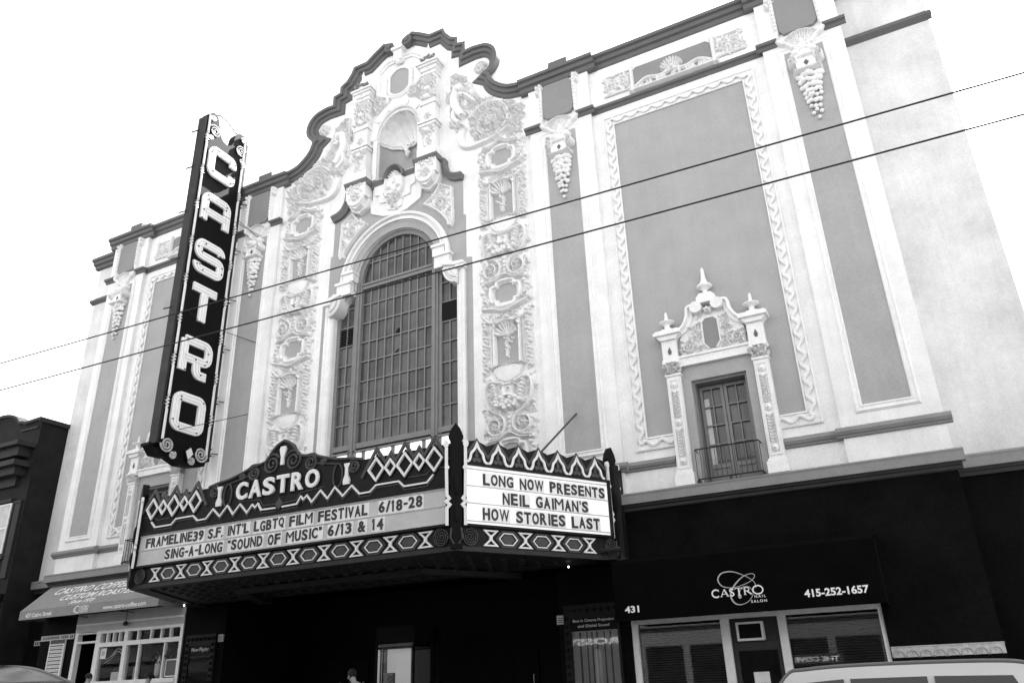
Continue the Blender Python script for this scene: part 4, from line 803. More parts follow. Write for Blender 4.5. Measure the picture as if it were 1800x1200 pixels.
LT('431', 7.11, 7.43, 2.68, 2.82, .003, .008, SF, .03); LT('415-252-1657', 10.83, 12.01, 2.72, 2.87, .003, .008, SF, .03); LT('NAIL', 9.87, 10.09, 2.79, 2.84, .003, .008, SF, .008, 0, 1.5); LT('SALON', 9.79, 10.1, 2.70, 2.75, .003, .008, SF, .008, 0, 1.4)
def serif(mb, ch, x, z, w, h, Fr, h0, h1):               # roman capitals: thick and thin strokes with small serifs
    T = .028; t = .013; L = lambda p, q: mb.ribbon([(x+a*w, z+b*h) for a, b in p], q, h0, h1, Fr)
    if ch == 'C': L(arc(.52, .5, .48, 48, 312, 20, .5), T); L([(.84, .72), (.86, .98)], t)
    if ch == 'A': L([(.05, 0), (.5, 1)], t); L([(.5, 1), (.92, 0)], T); L([(.25, .33), (.76, .33)], t); L([(-.05, .01), (.2, .01)], t); L([(.75, .01), (1.07, .01)], t)
    if ch == 'S': L(crm([(.85, .85), (.5, 1), (.15, .8), (.3, .58), (.7, .42), (.88, .2), (.5, 0), (.1, .15)]), T*.9)
    if ch == 'T': L([(.5, 0), (.5, .97)], T); L([(0, .97), (1, .97)], t); L([(0.02, .97), (0, .8)], t); L([(.98, .97), (1, .8)], t); L([(.32, .01), (.68, .01)], t)
    if ch == 'R': L([(.15, 0), (.15, 1)], T); L([(.05, .98), (.5, .98)]+arc(.5, .74, .24, 80, -80, 8)+[(.15, .5)], t*1.3); L([(.45, .5), (1.0, 0)], T); L([(0, .01), (.32, .01)], t)
    if ch == 'O': mb.ribbon(arc(x+.5*w, z+.5*h, .47*w, 0, 345, 23, .5*h), T*.9, h0, h1, Fr, True)
for ch, x, w, z, hh in (('C', 9.02, .17, 2.855, .145), ('A', 9.2, .16, 2.86, .14), ('S', 9.38, .1, 2.86, .14), ('T', 9.5, .15, 2.865, .14), ('R', 9.67, .15, 2.865, .14), ('O', 9.85, .21, 2.86, .16)): mb = MB(); serif(mb, ch, x, z, w, hh, SF, .004, .01); mb.build('lettering', 'letter_white', SA)
mb = MB(); c = crm([(9.93, 2.98), (9.9, 3.1), (9.75, 3.22), (9.5, 3.33), (9.28, 3.32), (9.18, 3.2), (9.26, 3.06), (9.5, 3.02), (9.8, 3.1), (9.93, 3.2), (9.88, 3.26), (9.7, 3.22), (9.5, 3.06), (9.4, 2.88), (9.45, 2.73), (9.58, 2.68), (9.75, 2.74), (9.85, 2.88), (9.8, 3.0), (9.68, 3.02), (9.6, 2.95), (9.58, 2.86)], 6)
n = len(c)
for i in range(n-1):
    t = i/n; w = .012+.03*math.exp(-((t-.72)/.06)**2)*0+.022*max(0, math.sin(PI*min(1, max(0, (t-.5)/.22))))+.014*max(0, math.sin(PI*min(1, max(0, (t-.1)/.22)))); mb.ribbon([c[i], c[i+1]], w, .0015, .003+.0000005*i, SF)
mb.disc(9.58, 2.84, .035, .045, .0015, .0038, SF, 12); mb.build('script_letter', 'letter_grey', SA)
# ---- poster cases
def case(x0, x1, ztop, label, dark, lines):
    c = empty('poster_case', ((x0+x1)/2, -.05, .1), label, 'poster case'); mb = MB(); mb.prism(rect(x0, x1, .3, ztop), .0, .09, holes=[rect(x0+.17, x1-.05 if not dark else x1-.17, .45, ztop-.3)]); rl = Relief(x0, x1, .3, ztop, .016)
    for k in range(14): rl.rosette(x0+.085, ztop-.12-.17*k, .06, 5, .03)
    for k in range(int((x1-x0)/.17)): rl.rosette(x0+.1+.17*k, ztop-.12, .06, 5, .03)
    if dark:
        for k in range(14): rl.rosette(x1-.085, ztop-.12-.17*k, .06, 5, .03)
    rl.build(mb, .09); mb.build('case_frame', 'marquee_paint', c)
    mb = MB(); mb.fbox(x0+.17, x1-.05 if not dark else x1-.17, .45, ztop-.3, .005, .02); mb.build('poster', 'black_paint' if dark else 'shop_grey', c); mb = MB()
    mb.fbox(x0+.17, x1-.05 if not dark else x1-.17, ztop-.58, ztop-.28, .02, .068); mb.build('header', 'black_paint', c); mb = MB()
    for (body, a, b, z0, z1) in lines: mb = MB(); text(mb, body, a, b, z0, z1, .068, .074, FAC, .012, .1); mb.build('lettering', 'letter_grey', c)
    mb = MB(); mb.fbox(x0+.17, x1-.05 if not dark else x1-.17, .45, ztop-.58, .06, .065); mb.build('case_glass', 'thin_glass' if dark else 'shop_glass', c); return c
case(-7.05, -5.85, 3.05, 'dark framed poster case headed Now Playing on the left entrance pier', True, [('Now Playing', -6.8, -6.1, 2.56, 2.7)])
c = case(5.26, 6.62, 3.02, 'tall poster case with pale poster on the right entrance pier', False, [('Best in Cinema Projection', 5.48, 6.5, 2.62, 2.7), ('and Digital Sound', 5.6, 6.38, 2.5, 2.58)])
mb = MB()
for x in (5.6, 5.78, 5.9, 6.02, 6.2, 6.35): mb.fbox(x, x+.03+.02*random.random(), .45, 2.42, .02, .026)
mb.build('poster_folds', 'blind', c)
for x, lb in ((-5.72, 'small pale notice plate left of the dark theatre entrance'), (5.16, 'small pale notice plate right of the dark theatre entrance')):
    mb = MB(); mb.fbox(x-.1, x+.1, 2.62+(.2 if x < 0 else 0), 2.82+(.2 if x < 0 else 0), -.01, .03); b = thing('notice_plate', mb, 'shop_grey', lb, 'notice'); mb = MB()
    for k in range(3): mb.fbox(x-.07, x+.05, 2.66+.045*k+(.2 if x < 0 else 0), 2.68+.045*k+(.2 if x < 0 else 0), .03, .034)
    mb.build('printed_lines', 'marquee_grey', b)
# ---- ticket booth in the entrance
TB = empty('ticket_booth', (-.2, 1.2, .1), 'dark ticket booth with a glass front and a panel with added glow in the middle of the entrance', 'ticket booth'); o = [(-.75, .2), (-.55, -.35), (.65, -.35), (.85, .2), (.65, .9), (-.55, .9)]
mb = MB(); UP = F((-.2, 1.2, 0), (1, 0, 0), (0, 1, 0), (0, 0, 1)); mb.prism(o, 0, 1.15, UP, back=True); mb.prism([(x*1.04, y*1.04) for x, y in o], 2.55, 2.95, UP, back=True); mb.prism([(x*.9, y*.9) for x, y in o], 2.4, 2.56, UP, back=True)
for x, y in o: mb.lathe([(.035, 1.1), (.035, 2.6)], (-.2+x, 1.2+y, 0), 8)
mb.build('booth_body', 'black_paint', TB); mb = MB()
for i in range(6):
    (xa, ya), (xb, yb) = o[i], o[(i+1) % 6]; mb.add([(-.2+xa*.98, 1.2+ya*.98, 1.12), (-.2+xb*.98, 1.2+yb*.98, 1.12), (-.2+xb*.98, 1.2+yb*.98, 2.5), (-.2+xa*.98, 1.2+ya*.98, 2.5)], [(0, 1, 2, 3)])
mb.build('booth_glass', 'shop_glass', TB); mb = MB(); mb.box(-.86, -.1, 1.5, 1.55, 1.15, 2.42); mb.build('booth_panel', 'booth_glow', TB); mb = MB(); mb.box(-.62, -.3, 1.0, 1.1, 1.15, 1.78); mb.build('ticket_machine', 'shop_grey', TB); mb = MB(); mb.tube([(-.4+.07*math.cos(t), .98, 1.62+.07*math.sin(t)) for t in [2*PI*k/16 for k in range(17)]], .015, 6); mb.build('speak_ring', 'steel', TB)  # booth panel has added emission to keep it bright in the dark entrance
# ---- dim round lamps under the entrance ceiling
for x, y, lb in ((-1.8, .6, 'leftmost of three dim round lamps on the dark entrance ceiling'), (.6, .6, 'middle one of three dim round lamps on the dark entrance ceiling'), (3.1, .6, 'rightmost of three dim round lamps on the dark entrance ceiling')):
    b = empty('ceiling_lamp', (x, y, 4.2), lb, 'lamp', 'round lamps on the entrance ceiling'); mb = MB(); mb.lathe([(.22, -.03), (.26, -.01), (.26, .0)], (x, y, 4.2), 18); mb.build('lamp_rim', 'dark_metal', b); mb = MB(); mb.lathe([(.001, -.07), (.1, -.065), (.19, -.035)], (x, y, 4.2), 18); mb.build('lamp_globe', 'dim_lamp', b, True)
# ================================================================== the vertical sign
BX = -6.83; BT = -.30
BS = empty('vertical_sign', (-7.08, -.6, 8.0), 'tall black vertical blade sign spelling CASTRO in white neon letters', 'sign')
BF = F((BX, 0, 0), (0, 1, 0), (0, 0, 1), (1, 0, 0))      # the visible face: a = y, b = z
BG = F((BX+BT, 0, 0), (0, -1, 0), (0, 0, 1), (-1, 0, 0))  # the far face, with the same lettering
so_ = [(-2.3, 8.5), (-1.9, 8.12), (-1.41, 7.95), (-.85, 8.0), (-.42, 8.12), (-.34, 8.5), (-.30, 20.62), (-.3, 20.9)]+crm([(-.42, 21.05), (-.7, 21.08), (-.9, 20.8), (-.98, 20.4), (-1.22, 20.2), (-1.5, 20.3), (-1.66, 20.7), (-1.78, 21.05), (-2.0, 21.15)], 4)+[(-2.22, 20.95), (-2.24, 20.5)]
mb = MB(); mb.prism(so_, BT, 0, BF, back=True); mb.build('cabinet', 'black_paint', BS)
mb = MB(); mb.box(BX+BT-.02, BX+.02, -2.36, -2.28, 8.45, 20.75); mb.box(BX+BT-.02, BX+.02, -.34, -.26, 8.3, 20.8)
for k in range(9): z = 9.2+1.35*k; mb.box(BX+BT-.025, BX+.025, -2.365, -2.2, z, z+.03)
mb.build('side_panel', 'sign_side', BS)
mb = MB(); mb.box(BX+BT-.1, BX-.03, -2.56, -2.2, 8.33, 8.42); mb.prism([(-2.52, 8.33), (-2.25, 8.4), (-1.85, 8.1), (-2.3, 8.08)], BT-.06, -.03, BF, back=True); mb.build('sign_foot', 'black_paint', BS)
RL = {'C': [[(.98, .30), (.98, .18)]+arc(.82, .16, .16, 0, -90, 5)+[(.2, 0)]+arc(.18, .18, .18, 270, 180, 5)+[(0, .82)]+arc(.18, .82, .18, 180, 90, 5)+[(.82, 1)]+arc(.82, .84, .16, 90, 0, 5)+[(.98, .70)]],
      'A': [[(0, 0), (0, .8)]+arc(.2, .8, .2, 180, 90, 5)+arc(.8, .8, .2, 90, 0, 5)+[(1, 0)], [(0, .38), (1, .38)]],
      'S': [[(0, .2)]+arc(.18, .18, .18, 180, 270, 5)+arc(.82, .18, .18, 270, 360, 5)+[(1, .34)]+arc(.84, .36, .16, 0, 90, 5)+[(.2, .52)]+arc(.18, .70, .18, 270, 180, 5)+[(0, .82)]+arc(.18, .82, .18, 180, 90, 5)+arc(.82, .82, .18, 90, 0, 5)],
      'T': [[(0, 1), (1, 1)], [(.5, .95), (.5, 0)]],
      'R': [[(0, 0), (0, 1)], [(0, 1), (.8, 1)]+arc(.8, .8, .2, 90, 0, 4)+[(1, .68)]+arc(.8, .64, .2, 0, -90, 4)+[(0, .44)], [(.55, .44), (.56, .2)]+arc(.74, .18, .18, 180, 270, 5)+[(.98, 0)]],
      'O': [arc(.18, .18, .18, 180, 270, 5)+arc(.82, .18, .18, 270, 360, 5)+arc(.82, .82, .18, 0, 90, 5)+arc(.18, .82, .18, 90, 180, 5)]}
LZ = [('C', 18.62, 19.60), ('A', 16.62, 17.62), ('S', 14.72, 15.72), ('T', 12.84, 14.0), ('R', 10.97, 12.05), ('O', 9.12, 10.12)]
def neon_letter(ch, a0, a1, b0, b1, w, Fr, parent, h=.02, tubes=True, sgn=1):
    mb = MB(); tb = MB(); ol = MB()
    for i, path in enumerate(RL[ch]):
        p = [(a0+(a1-a0)*x, b0+(b1-b0)*z) for x, z in path]; cl = ch == 'O'
        mb.ribbon(p, w, -.01, h+.06+.001*i, Fr, cl)
        if tubes:
            for q in (-.2, .2):
                sw = MB(); e = .008; sw.sweep(p, [(q*w-e, h+.06), (q*w-e, h+.078+.001*i), (q*w+e, h+.078+.001*i), (q*w+e, h+.06)], Fr, cl); tb.add(sw.v, sw.f)
    o = mb.build('letter', 'sign_white', parent); o['label'] = 'white letter '+ch
    if tubes:
        tb.build('neon_tube', 'pale_tube', o); c = MB(); rr = random.Random(ord(ch))
        for path in RL[ch]:
            for x, z in path[::3]:
                if rr.random() < .6:
                    a = a0+(a1-a0)*x+rr.choice((-.2, .2, -.3, .3))*w; b = b0+(b1-b0)*z+rr.uniform(-.05, .05); c.fbox(a-.02, a+.02, b-.035, b+.0, h+.06, h+.1, Fr)
        if c.v: c.build('tube_support', 'dark_metal', o)
    return o
for ch, z0, z1 in LZ:
    neon_letter(ch, -1.86, -.86, z0, z1, .29, BF, BS); neon_letter(ch, .86, 1.86, z0, z1, .27, BG, BS, tubes=False)
def wob(x, z0, z1, s):                                    # border tube with its wavering stretches
    p = [(x, z0)]; z = z0
    while z < z1-1.3:
        z += .95; p.append((x, z))
        for k in range(1, 9): p.append((x+s*(.055 if k % 2 else -.02)*math.sin(PI*k/9)*1.3, z+.055*k))
        z += .5; p.append((x, z))
    p.append((x, z1)); return p
for a in ((-2.17, 8.6, 20.9, -1), (-.43, 8.45, 20.8, 1)): mb = MB(); mb.ftube(wob(*a), .045, .03, BF, 6); mb.build('border_tube', 'tube_glass', BS)
for cx, cz, r_, a0, d in ((-1.97, 8.72-.25, .24, 180, 1), (-.64, 8.55-.1, .25, 0, -1), (-1.72, 8.2, .12, 60, -1), (-.98, 8.17, .13, 120, 1)):
    mb = MB(); mb.ftube(spiral(cx, cz, r_, 2.2, a0, d, .15), .032, .03, BF, 6); mb.build('scroll_ornament', 'tube_grey', BS)
for cx, cz, r_, a0, d in ((-1.86, 20.38, .25, 150, -1), (-.58, 20.3, .24, 30, 1), (-2.02, 20.0, .1, 0, 1), (-.48, 19.9, .1, 180, -1), (-2.02, 20.85, .12, 0, 1), (-.52, 20.85, .12, 180, -1)): mb = MB(); mb.ftube(spiral(cx, cz, r_, 2.2, a0, d, .15), .028, .03, BF, 6); mb.build('scroll_ornament', 'tube_grey', BS)
mb = MB(); mb.prism([(-1.33, 8.42), (-1.12, 8.6), (-1.0, 8.36), (-1.2, 8.1)], 0, .1, BF); d = mb.build('diamond_housing', 'black_paint', BS)
mb = MB(); mb.prism([(-1.3, 8.4), (-1.14, 8.54), (-1.03, 8.36), (-1.19, 8.16)], .1, .13, BF); mb.build('diamond_lamp', 'tube_glass', d)
# wall brackets and stay wires
for z in (8.6, 10.4, 12.3, 14.2, 16.2, 18.2): mb = MB(); mb.tube([(-7.08, -.3, z), (-7.08, .02, z)], .03, 5); mb.tube([(-7.08, -.3, z-.2), (-7.08, .02, z+.25)], .018, 5); mb.tube([(-6.95, -.3, z), (-6.75, .0, z)], .015, 5); mb.build('wall_bracket', 'dark_metal', BS)
for a, b in (((-6.8, -.3, 12.9), (-5.44, 0, 12.25)), ((-6.8, -1.7, 9.0), (-5.5, 0, 9.77)), ((-6.8, -.3, 17.4), (-5.52, 0, 16.1)), ((-6.8, -1.8, 17.2), (-5.9, -.0, 16.6)), ((-6.8, -2.1, 13.1), (-6.75, -1.2, 12.75)), ((-7.35, -1.2, 12.9), (-9.0, .15, 12.4)), ((-7.35, -1.2, 17.1), (-9.0, .15, 17.0))): mb = MB(); mb.tube([a, b], .011, 4); mb.build('stay_wire', 'wire', BS)
mb = MB()
mb.tube([(BX-.1, -1.9, 21.15), (BX-.1, -1.6, 21.32), (BX-.1, -1.3, 21.3), (BX-.1, -.95, 21.15), (BX-.1, -.7, 21.05)], .02, 5); mb.tube([(BX-.1, -2.0, 21.1), (BX-.1, -1.6, 21.35)], .012, 4); mb.tube([(BX-.1, -.95, 21.0), (BX-.1, -.4, 21.2)], .012, 4)
for z in (13.05, 14.9, 16.75, 18.6, 20.2): mb.tube([(BX+BT-.25, -2.4, z), (BX+BT+.1, -2.36, z)], .03, 4)
mb.build('service_bracket', 'dark_metal', BS)
# ================================================================== the marquee
MQ = empty('marquee', (0, -2, 4.0), 'black theatre marquee with white changeable letter boards and a CASTRO crest', 'marquee')
MY = 4.1; MA = 4.76; MBX = 6.98
UPF = F((0, 0, 0), (1, 0, 0), (0, 1, 0), (0, 0, 1)); plan = [(-MBX, -.02), (-MBX, -.3), (-MA, -MY), (MA, -MY), (MBX, -.3), (MBX, -.02)]
mb = MB(); mb.prism(plan, 3.96, 6.1, UPF, back=True); mb.build('body', 'marquee_paint', MQ)
def inset(k): return [(x*k, -.02 if y > -.1 else y*k) for x, y in plan]
mb = MB(); mb.prism(plan, 3.86, 3.965, UPF, back=True, holes=[inset(.93)]); mb.prism(inset(.6), 3.74, 3.86, UPF, back=True, holes=[inset(.55)]); mb.prism(inset(.94), 3.9, 3.95, UPF, back=True)
for ix in range(-14, 15):
    for iy in range(1, 9):
        x = ix*.42; y = -.44*iy
        if abs(x) < (MA+(MBX-MA)*(1+y/MY))*.9 and y > -MY*.9: mb.ball((x+(.2 if iy % 2 else 0), y, 3.9), .09, .09, .06, 6, 4)
mb.build('soffit', 'soffit', MQ)
mb = MB(); mb.tube([FAC(-7.1, 4.05, .9), FAC(7.1, 4.05, .9)], .05, 6); mb.fbox(-6.9, 6.9, 3.86, 4.06, .55, .75); mb.build('soffit_beam', 'soffit', MQ)
FM = F((0, -MY, 0), (1, 0, 0), (0, 0, 1), (0, -1, 0)); dv = Vector((MBX-MA, MY-.3, 0)); LS = dv.length; nv = Vector((dv.y, -dv.x, 0)).normalized()
FR = F((MA, -MY, 0), dv, (0, 0, 1), nv); FL = F((-MA, -MY, 0), Vector((dv.x*-1, dv.y, 0))*-1, (0, 0, 1), Vector((-nv.x, nv.y, 0)))   # FL: a runs 0 .. -LS
def board(Fr, a0, a1, b0, b1, rows, name, m='backlit_board'):
    mb = MB(); mb.prism(rect(a0-.06, a1+.06, b0-.05, b1+.05), 0, .09, Fr, holes=[rect(a0, a1, b0, b1)]); fr = mb.build('board_frame', 'marquee_paint', MQ)
    mb = MB(); mb.fbox(a0, a1, b0, b1, 0, .03, Fr); o = mb.build(name, m, MQ); c = MB()
    for z in rows: c.fbox(a0, a1, z-.012, z+.012, .03, .045, Fr)
    if rows: c.build('letter_rail', 'tube_grey', o)
    return o
b1 = board(FM, -4.58, 4.56, 4.40, 5.16, [4.42, 4.78, 5.13], 'letter_board', 'board_grey')
b2 = board(FR, .2, 4.0, 4.40, 5.63, [4.47, 4.84, 5.2, 5.56], 'letter_board')
b3 = board(FL, -4.0, -.2, 4.40, 5.63, [], 'letter_board')
CH = {'I': .38, '1': .55, "'": .3, '.': .28, ' ': .62, '-': .6, '"': .5, '“': .5, '”': .5, '’': .3, 'M': 1.15, 'W': 1.15, '/': .7, '&': 1.05}
def line(Fr, s, a0, a1, b0, b1, parent):                   # each changeable letter on its own tile
    ws = [CH.get(c, .88) for c in s]; k = (a1-a0)/sum(ws); x = a0; rr = random.Random(len(s))
    for c, w in zip(s, ws):
        if c != ' ':
            mb = MB(); mb.cur = 1; dz = rr.uniform(-.008, .008); z0, z1 = b0+dz, b1+dz
            mb.fbox(x-.008, x+w*k+.004, b0-.035, b1+.03, .031, .036+.0006*rr.random(), Fr); mb.cur = 0
            if c in '“”"': text(mb, '"', x+.03*k, x+w*k*.72, b0+(b1-b0)*.72, z1, .037, .05, Fr, .03)
            elif c in "'’": text(mb, "'", x+.06*k, x+w*k*.6, b0+(b1-b0)*.68, z1, .037, .05, Fr, .03)
            elif c == '.': mb.fbox(x+.04*k, x+.2*k, z0, z0+.05, .037, .05, Fr)
            elif c == '-': mb.fbox(x+.05*k, x+.5*k, (b0+b1)/2-.022, (b0+b1)/2+.022, .037, .05, Fr)
            elif c in 'I1':
                mb.fbox(x+.1*k, x+.28*k, z0, z1, .037, .05, Fr)
                if c == '1': mb.prism([(x+.1*k, z1), (x+.1*k, z1-.05), (x, z1-.07), (x, z1-.04)], .037, .05, Fr)
            else: text(mb, c, x+.03*k, x+w*k-.13*k, z0, z1, .037, .05, Fr, .0 if c in 'MW' else .015 if c == 'N' else .03)
            o = mb.build('changeable_letter', ['letter_dark', 'board_white'], parent); o['label'] = 'letter tile '+c
        x += w*k
line(FM, 'FRAMELINE39 S.F. INT’L LGBTQ FILM FESTIVAL  6/18-28', -4.34, 3.98, 4.83, 5.07, b1); line(FM, 'SING-A-LONG “SOUND OF MUSIC” 6/13 & 14', -3.6, 3.0, 4.48, 4.72, b1)
line(FR, 'LONG NOW PRESENTS', .62, 3.93, 5.24, 5.48, b2); line(FR, 'NEIL GAIMAN’S', 1.1, 3.42, 4.87, 5.12, b2); line(FR, 'HOW STORIES LAST', .6, 3.72, 4.51, 4.76, b2)
# bottom band: hourglasses and hexagons
def band(Fr, xs, hx, name='band_motif'):
    mb = MB(); g = MB()
    for x in xs:
        for q in (-1, 1): mb.sweep([(x, 4.145), (x-.19, 4.145+q*.165), (x+.19, 4.145+q*.165)], [(-.0, 0), (-.0, .035), (-.038*q, .035), (-.038*q, 0)], Fr, closed=True)
        mb.fbox(x-.035, x+.035, 4.12, 4.17, 0, .036, Fr)
    for x in hx:
        hxp = [(x+.225*math.cos(PI*k/3), 4.145+.135*math.sin(PI*k/3)) for k in range(6)]; mb.ribbon(hxp, .022, 0, .03, Fr, True)
        g.prism([(x+(p-x)*.75, 4.145+(z-4.145)*.75) for p, z in hxp], 0, .012, Fr); hp2 = [(x+(p-x)*1.3, 4.145+(z-4.145)*1.34) for p, z in hxp]; g.ribbon(hp2, .03, 0, .02, Fr, True)
    o = mb.build(name, 'enamel_white', MQ); g.build('hexagon_back', 'marquee_grey', o)
band(FM, [-3.87+.878*k for k in range(10)], [-3.43+.878*k for k in range(9)]); band(FR, [.8+.857*k for k in range(4)], [1.23+.857*k for k in range(3)]); band(FL, [-.8-.857*k for k in range(4)], [-1.23-.857*k for k in range(3)])
# front parapet with zigzag, diamonds and crest
crest = [(-4.62, 6.02), (-2.42, 6.02), (-2.3, 6.12)]+crm([(-2.2, 6.16), (-1.9, 6.2), (-1.55, 6.24), (-1.1, 6.34), (-.95, 6.46), (-.72, 6.46), (-.5, 6.48), (-.4, 6.62), (-.3, 6.78), (-.12, 6.9), (0, 6.95)], 3)
cr = crest+mir(crest)[1:]; mb = MB(); mb.prism([(4.62, 5.2), (-4.62, 5.2)][::-1]+list(reversed(cr)), -.02, .03, FM, back=True); mb.build('parapet', 'marquee_paint', MQ)
def both(fn):
    for s in (1, -1): fn(s)
g = MB(); wv = MB()
for s in (1, -1):
    m = lambda pts: [(s*x, z) for x, z in pts]
    g.ribbon(m([(2.36, 5.66), (2.74, 6.27), (3.0, 5.92), (3.13, 6.12), (3.26, 5.92), (3.5, 6.27), (3.74, 5.92), (3.87, 6.12), (4.0, 5.92), (4.26, 6.27), (4.62, 5.72)]), .07, .03, .07, FM)
    for x, hw, hh in ((2.75, .20, .245), (3.505, .20, .245), (4.26, .20, .245), (3.13, .135, .165), (3.88, .135, .165)):
        d = m([(x-hw, 5.8), (x, 5.8+hh), (x+hw, 5.8), (x, 5.8-hh)]); wv.ribbon(d, .047, .03, .085, FM, True); q_ = MB(); q_.ribbon([(s*x+(p-s*x)*1.32, 5.8+(z-5.8)*1.32) for p, z in d], .03, .03, .05, FM, True); q_.build('diamond_backing', 'black_paint', MQ)
    for cx, cz, r_, a0, dd in ((.33, 6.38, .26, 150, -1), (.86, 6.24, .19, 120, -1), (2.14, 5.97, .17, 60, 1), (1.25, 6.2, .08, 0, 1)): g.ftube(spiral(s*cx, cz, r_, 2.1, a0 if s > 0 else 180-a0, dd*s, .15), .032, .05, FM, 6); 
    g.ftube(m(crm([(2.34, 6.1), (2.05, 6.16), (1.6, 6.22), (1.1, 6.36), (.95, 6.44), (.7, 6.44), (.5, 6.5), (.38, 6.66), (.2, 6.83), (0, 6.92)], 4)), .035, .05, FM, 6); g.ftube(m([(1.05, 6.2), (1.6, 6.1), (1.75, 6.08)]), .02, .05, FM)
    g.ftube([(s*1.68+.13*math.cos(t), 5.82+.27*math.sin(t)) for t in [2*PI*k/20 for k in range(21)]], .022, .05, FM); q_ = MB(); q_.disc(s*1.68, 5.82, .09, .2, .03, .045, FM); q_.build('oval_boss', 'black_paint', MQ)
    wv.prism(m([(1.86, 5.58), (2.02, 5.58), (2.03, 5.68), (1.975, 5.8), (1.985, 5.95), (2.03, 6.06), (1.86, 6.06), (1.9, 5.95), (1.9, 5.8), (1.85, 5.68)]), .03, .08, FM)
    nz_ = [(4.5, 5.31), (4.5, 5.47), (4.24, 5.47), (4.08, 5.32), (3.5, 5.32), (3.36, 5.45), (2.76, 5.45), (2.6, 5.32), (2.32, 5.32), (2.1, 5.53), (1.86, 5.33), (1.63, 5.56), (1.43, 5.33), (1.22, 5.54), (.98, 5.31), (.83, 5.48), (.73, 5.4), (.65, 5.48), (.54, 5.32), (.1, 5.31)]
    wv.ribbon(m(nz_[2:]), .036, .03, .075, FM); g.ribbon(m([(x, z-.07 if z < 5.4 else z-.06) for x, z in nz_[2:]]), .02, .03, .05, FM); g.ribbon(m([(4.5, 5.6), (4.2, 5.6), (4.05, 5.5), (3.6, 5.5)]), .018, .03, .05, FM); g.ribbon(m([(.1, 5.4), (.5, 5.42), (.62, 5.58), (1.3, 5.62)]), .018, .03, .05, FM)
wv.prism([(-.07, 6.77), (.07, 6.77), (.1, 6.7), (.045, 6.5), (.05, 6.32), (-.05, 6.32), (-.045, 6.5), (-.1, 6.7)], .03, .08, FM); g.prism([(0, 5.27), (.12, 5.4), (0, 5.54), (-.12, 5.4)], .03, .06, FM)
g.build('scrollwork', 'marquee_grey', MQ); wv.build('neon_motif', 'enamel_white', MQ)
xs = [-1.38, -.96, -.53, -.11, .34, .76]; sh = .06
for i, (ch, w) in enumerate(zip('CASTRO', (.36, .38, .36, .38, .36, .40))):
    mb = MB(); text(mb, ch, xs[i], xs[i]+w, 5.64, 6.07, .03, .09, FM, .035); o = mb.build('letter', 'enamel_white', MQ); o['label'] = 'raised white letter '+ch
    mb = MB(); text(mb, ch, xs[i]+.02, xs[i]+w-.02, 5.66, 6.05, .09, .094, FM, -.012); mb.build('neon_tube', 'tube_glass', o)
    mb = MB(); text(mb, ch, xs[i]-.05, xs[i]+w+.05, 5.59, 6.12, .03, .045, FM, .09); mb.build('letter_outline', 'black_paint', o)  # black outline channel behind the raised letter
# side parapets with ogee arches
def ogee(x):
    hf = crm([(x-.26, 5.70), (x-.2, 5.73), (x-.165, 5.80), (x-.14, 5.9), (x-.06, 5.99), (x, 6.11)], 3); return hf+[(2*x-a, b) for a, b in reversed(hf[:-1])]
def side(Fr, s):
    mb = MB(); pk = [(s*(.06), 5.7), (s*.06, 6.1)]; n = 7
    top = [(s*.1, 6.12)]+[(s*(.48+.533*k+dx), z) for k in range(n) for dx, z in ((0, 6.2), (.266, 6.1))]; top[-1] = (s*4.1, 6.12); mb.prism([(s*.1, 5.66)]+top+[(s*4.1, 5.66)], -.02, .03, Fr, back=True); mb.build('parapet', 'marquee_paint', MQ)
    g = MB(); wv = MB(); z_ = [(s*.16, 5.78)]
    for k in range(n): x = .48+.533*k; z_ += [(s*x, 6.2), (s*(x+.266), 5.84)]
    z_[-1] = (s*4.0, 5.9); g.ribbon(z_, .05, .03, .06, Fr)
    for k in range(n):
        x = .48+.533*k; wv.ribbon([(s*p, z) for p, z in ogee(x)], .056, .03, .065, Fr)
        for dx, dz, r_ in ((0, 5.86, .045), (-.06, 5.76, .05), (.06, 5.76, .05)): g.disc(s*(x+dx), dz, r_, r_, .03, .045, Fr, 10)
        g.fbox(*sorted((s*(x-.02), s*(x+.02))), 5.74, 5.98, .03, .044, Fr)
    g.build('scrollwork', 'marquee_grey', MQ); wv.build('neon_arch', 'enamel_white', MQ)
side(FR, 1); side(FL, -1)
# corner posts with paired tubes, and coils on the band
def post(O, d1, d2, full=True):
    n = (d1+d2).normalized(); t = Vector((-n.y, n.x, 0)); Fp = F(O-n*.05, t, (0, 0, 1), n); mb = MB()
    mb.fbox(-.12, .12, 3.9, 6.1, -.1, .1, Fp); mb.prism([(-.1, 6.1), (.1, 6.1), (.16, 6.22), (.1, 6.38), (0, 6.52), (-.1, 6.38), (-.16, 6.22)], -.06, .1, Fp); mb.ball(Fp(0, 5.2, .1), .06, .06, .25); mb.ball(Fp(0, 4.6, .1), .05, .05, .2); p = mb.build('corner_post', 'black_paint', MQ)
    for s in (-1, 1):
        mb = MB(); c = [(s*.19, 4.35), (s*.19, 4.7), (s*.13, 4.77), (s*.2, 4.84), (s*.14, 4.9), (s*.19, 4.97), (s*.2, 5.5), (s*.2, 6.0)]; mb.ribbon(c, .065, .06, .11, Fp); mb.disc(s*.21, 6.06, .06, .08, .06, .115, Fp, 12); mb.disc(s*.19, 5.55, .05, .05, .06, .115, Fp, 10); mb.build('neon_tube', 'enamel_white', p)
        mb = MB(); mb.ftube([(s*.1, 4.3), (s*.12, 4.1), (s*.05, 3.98)], .018, .1, Fp); mb.build('curl', 'marquee_grey', p)
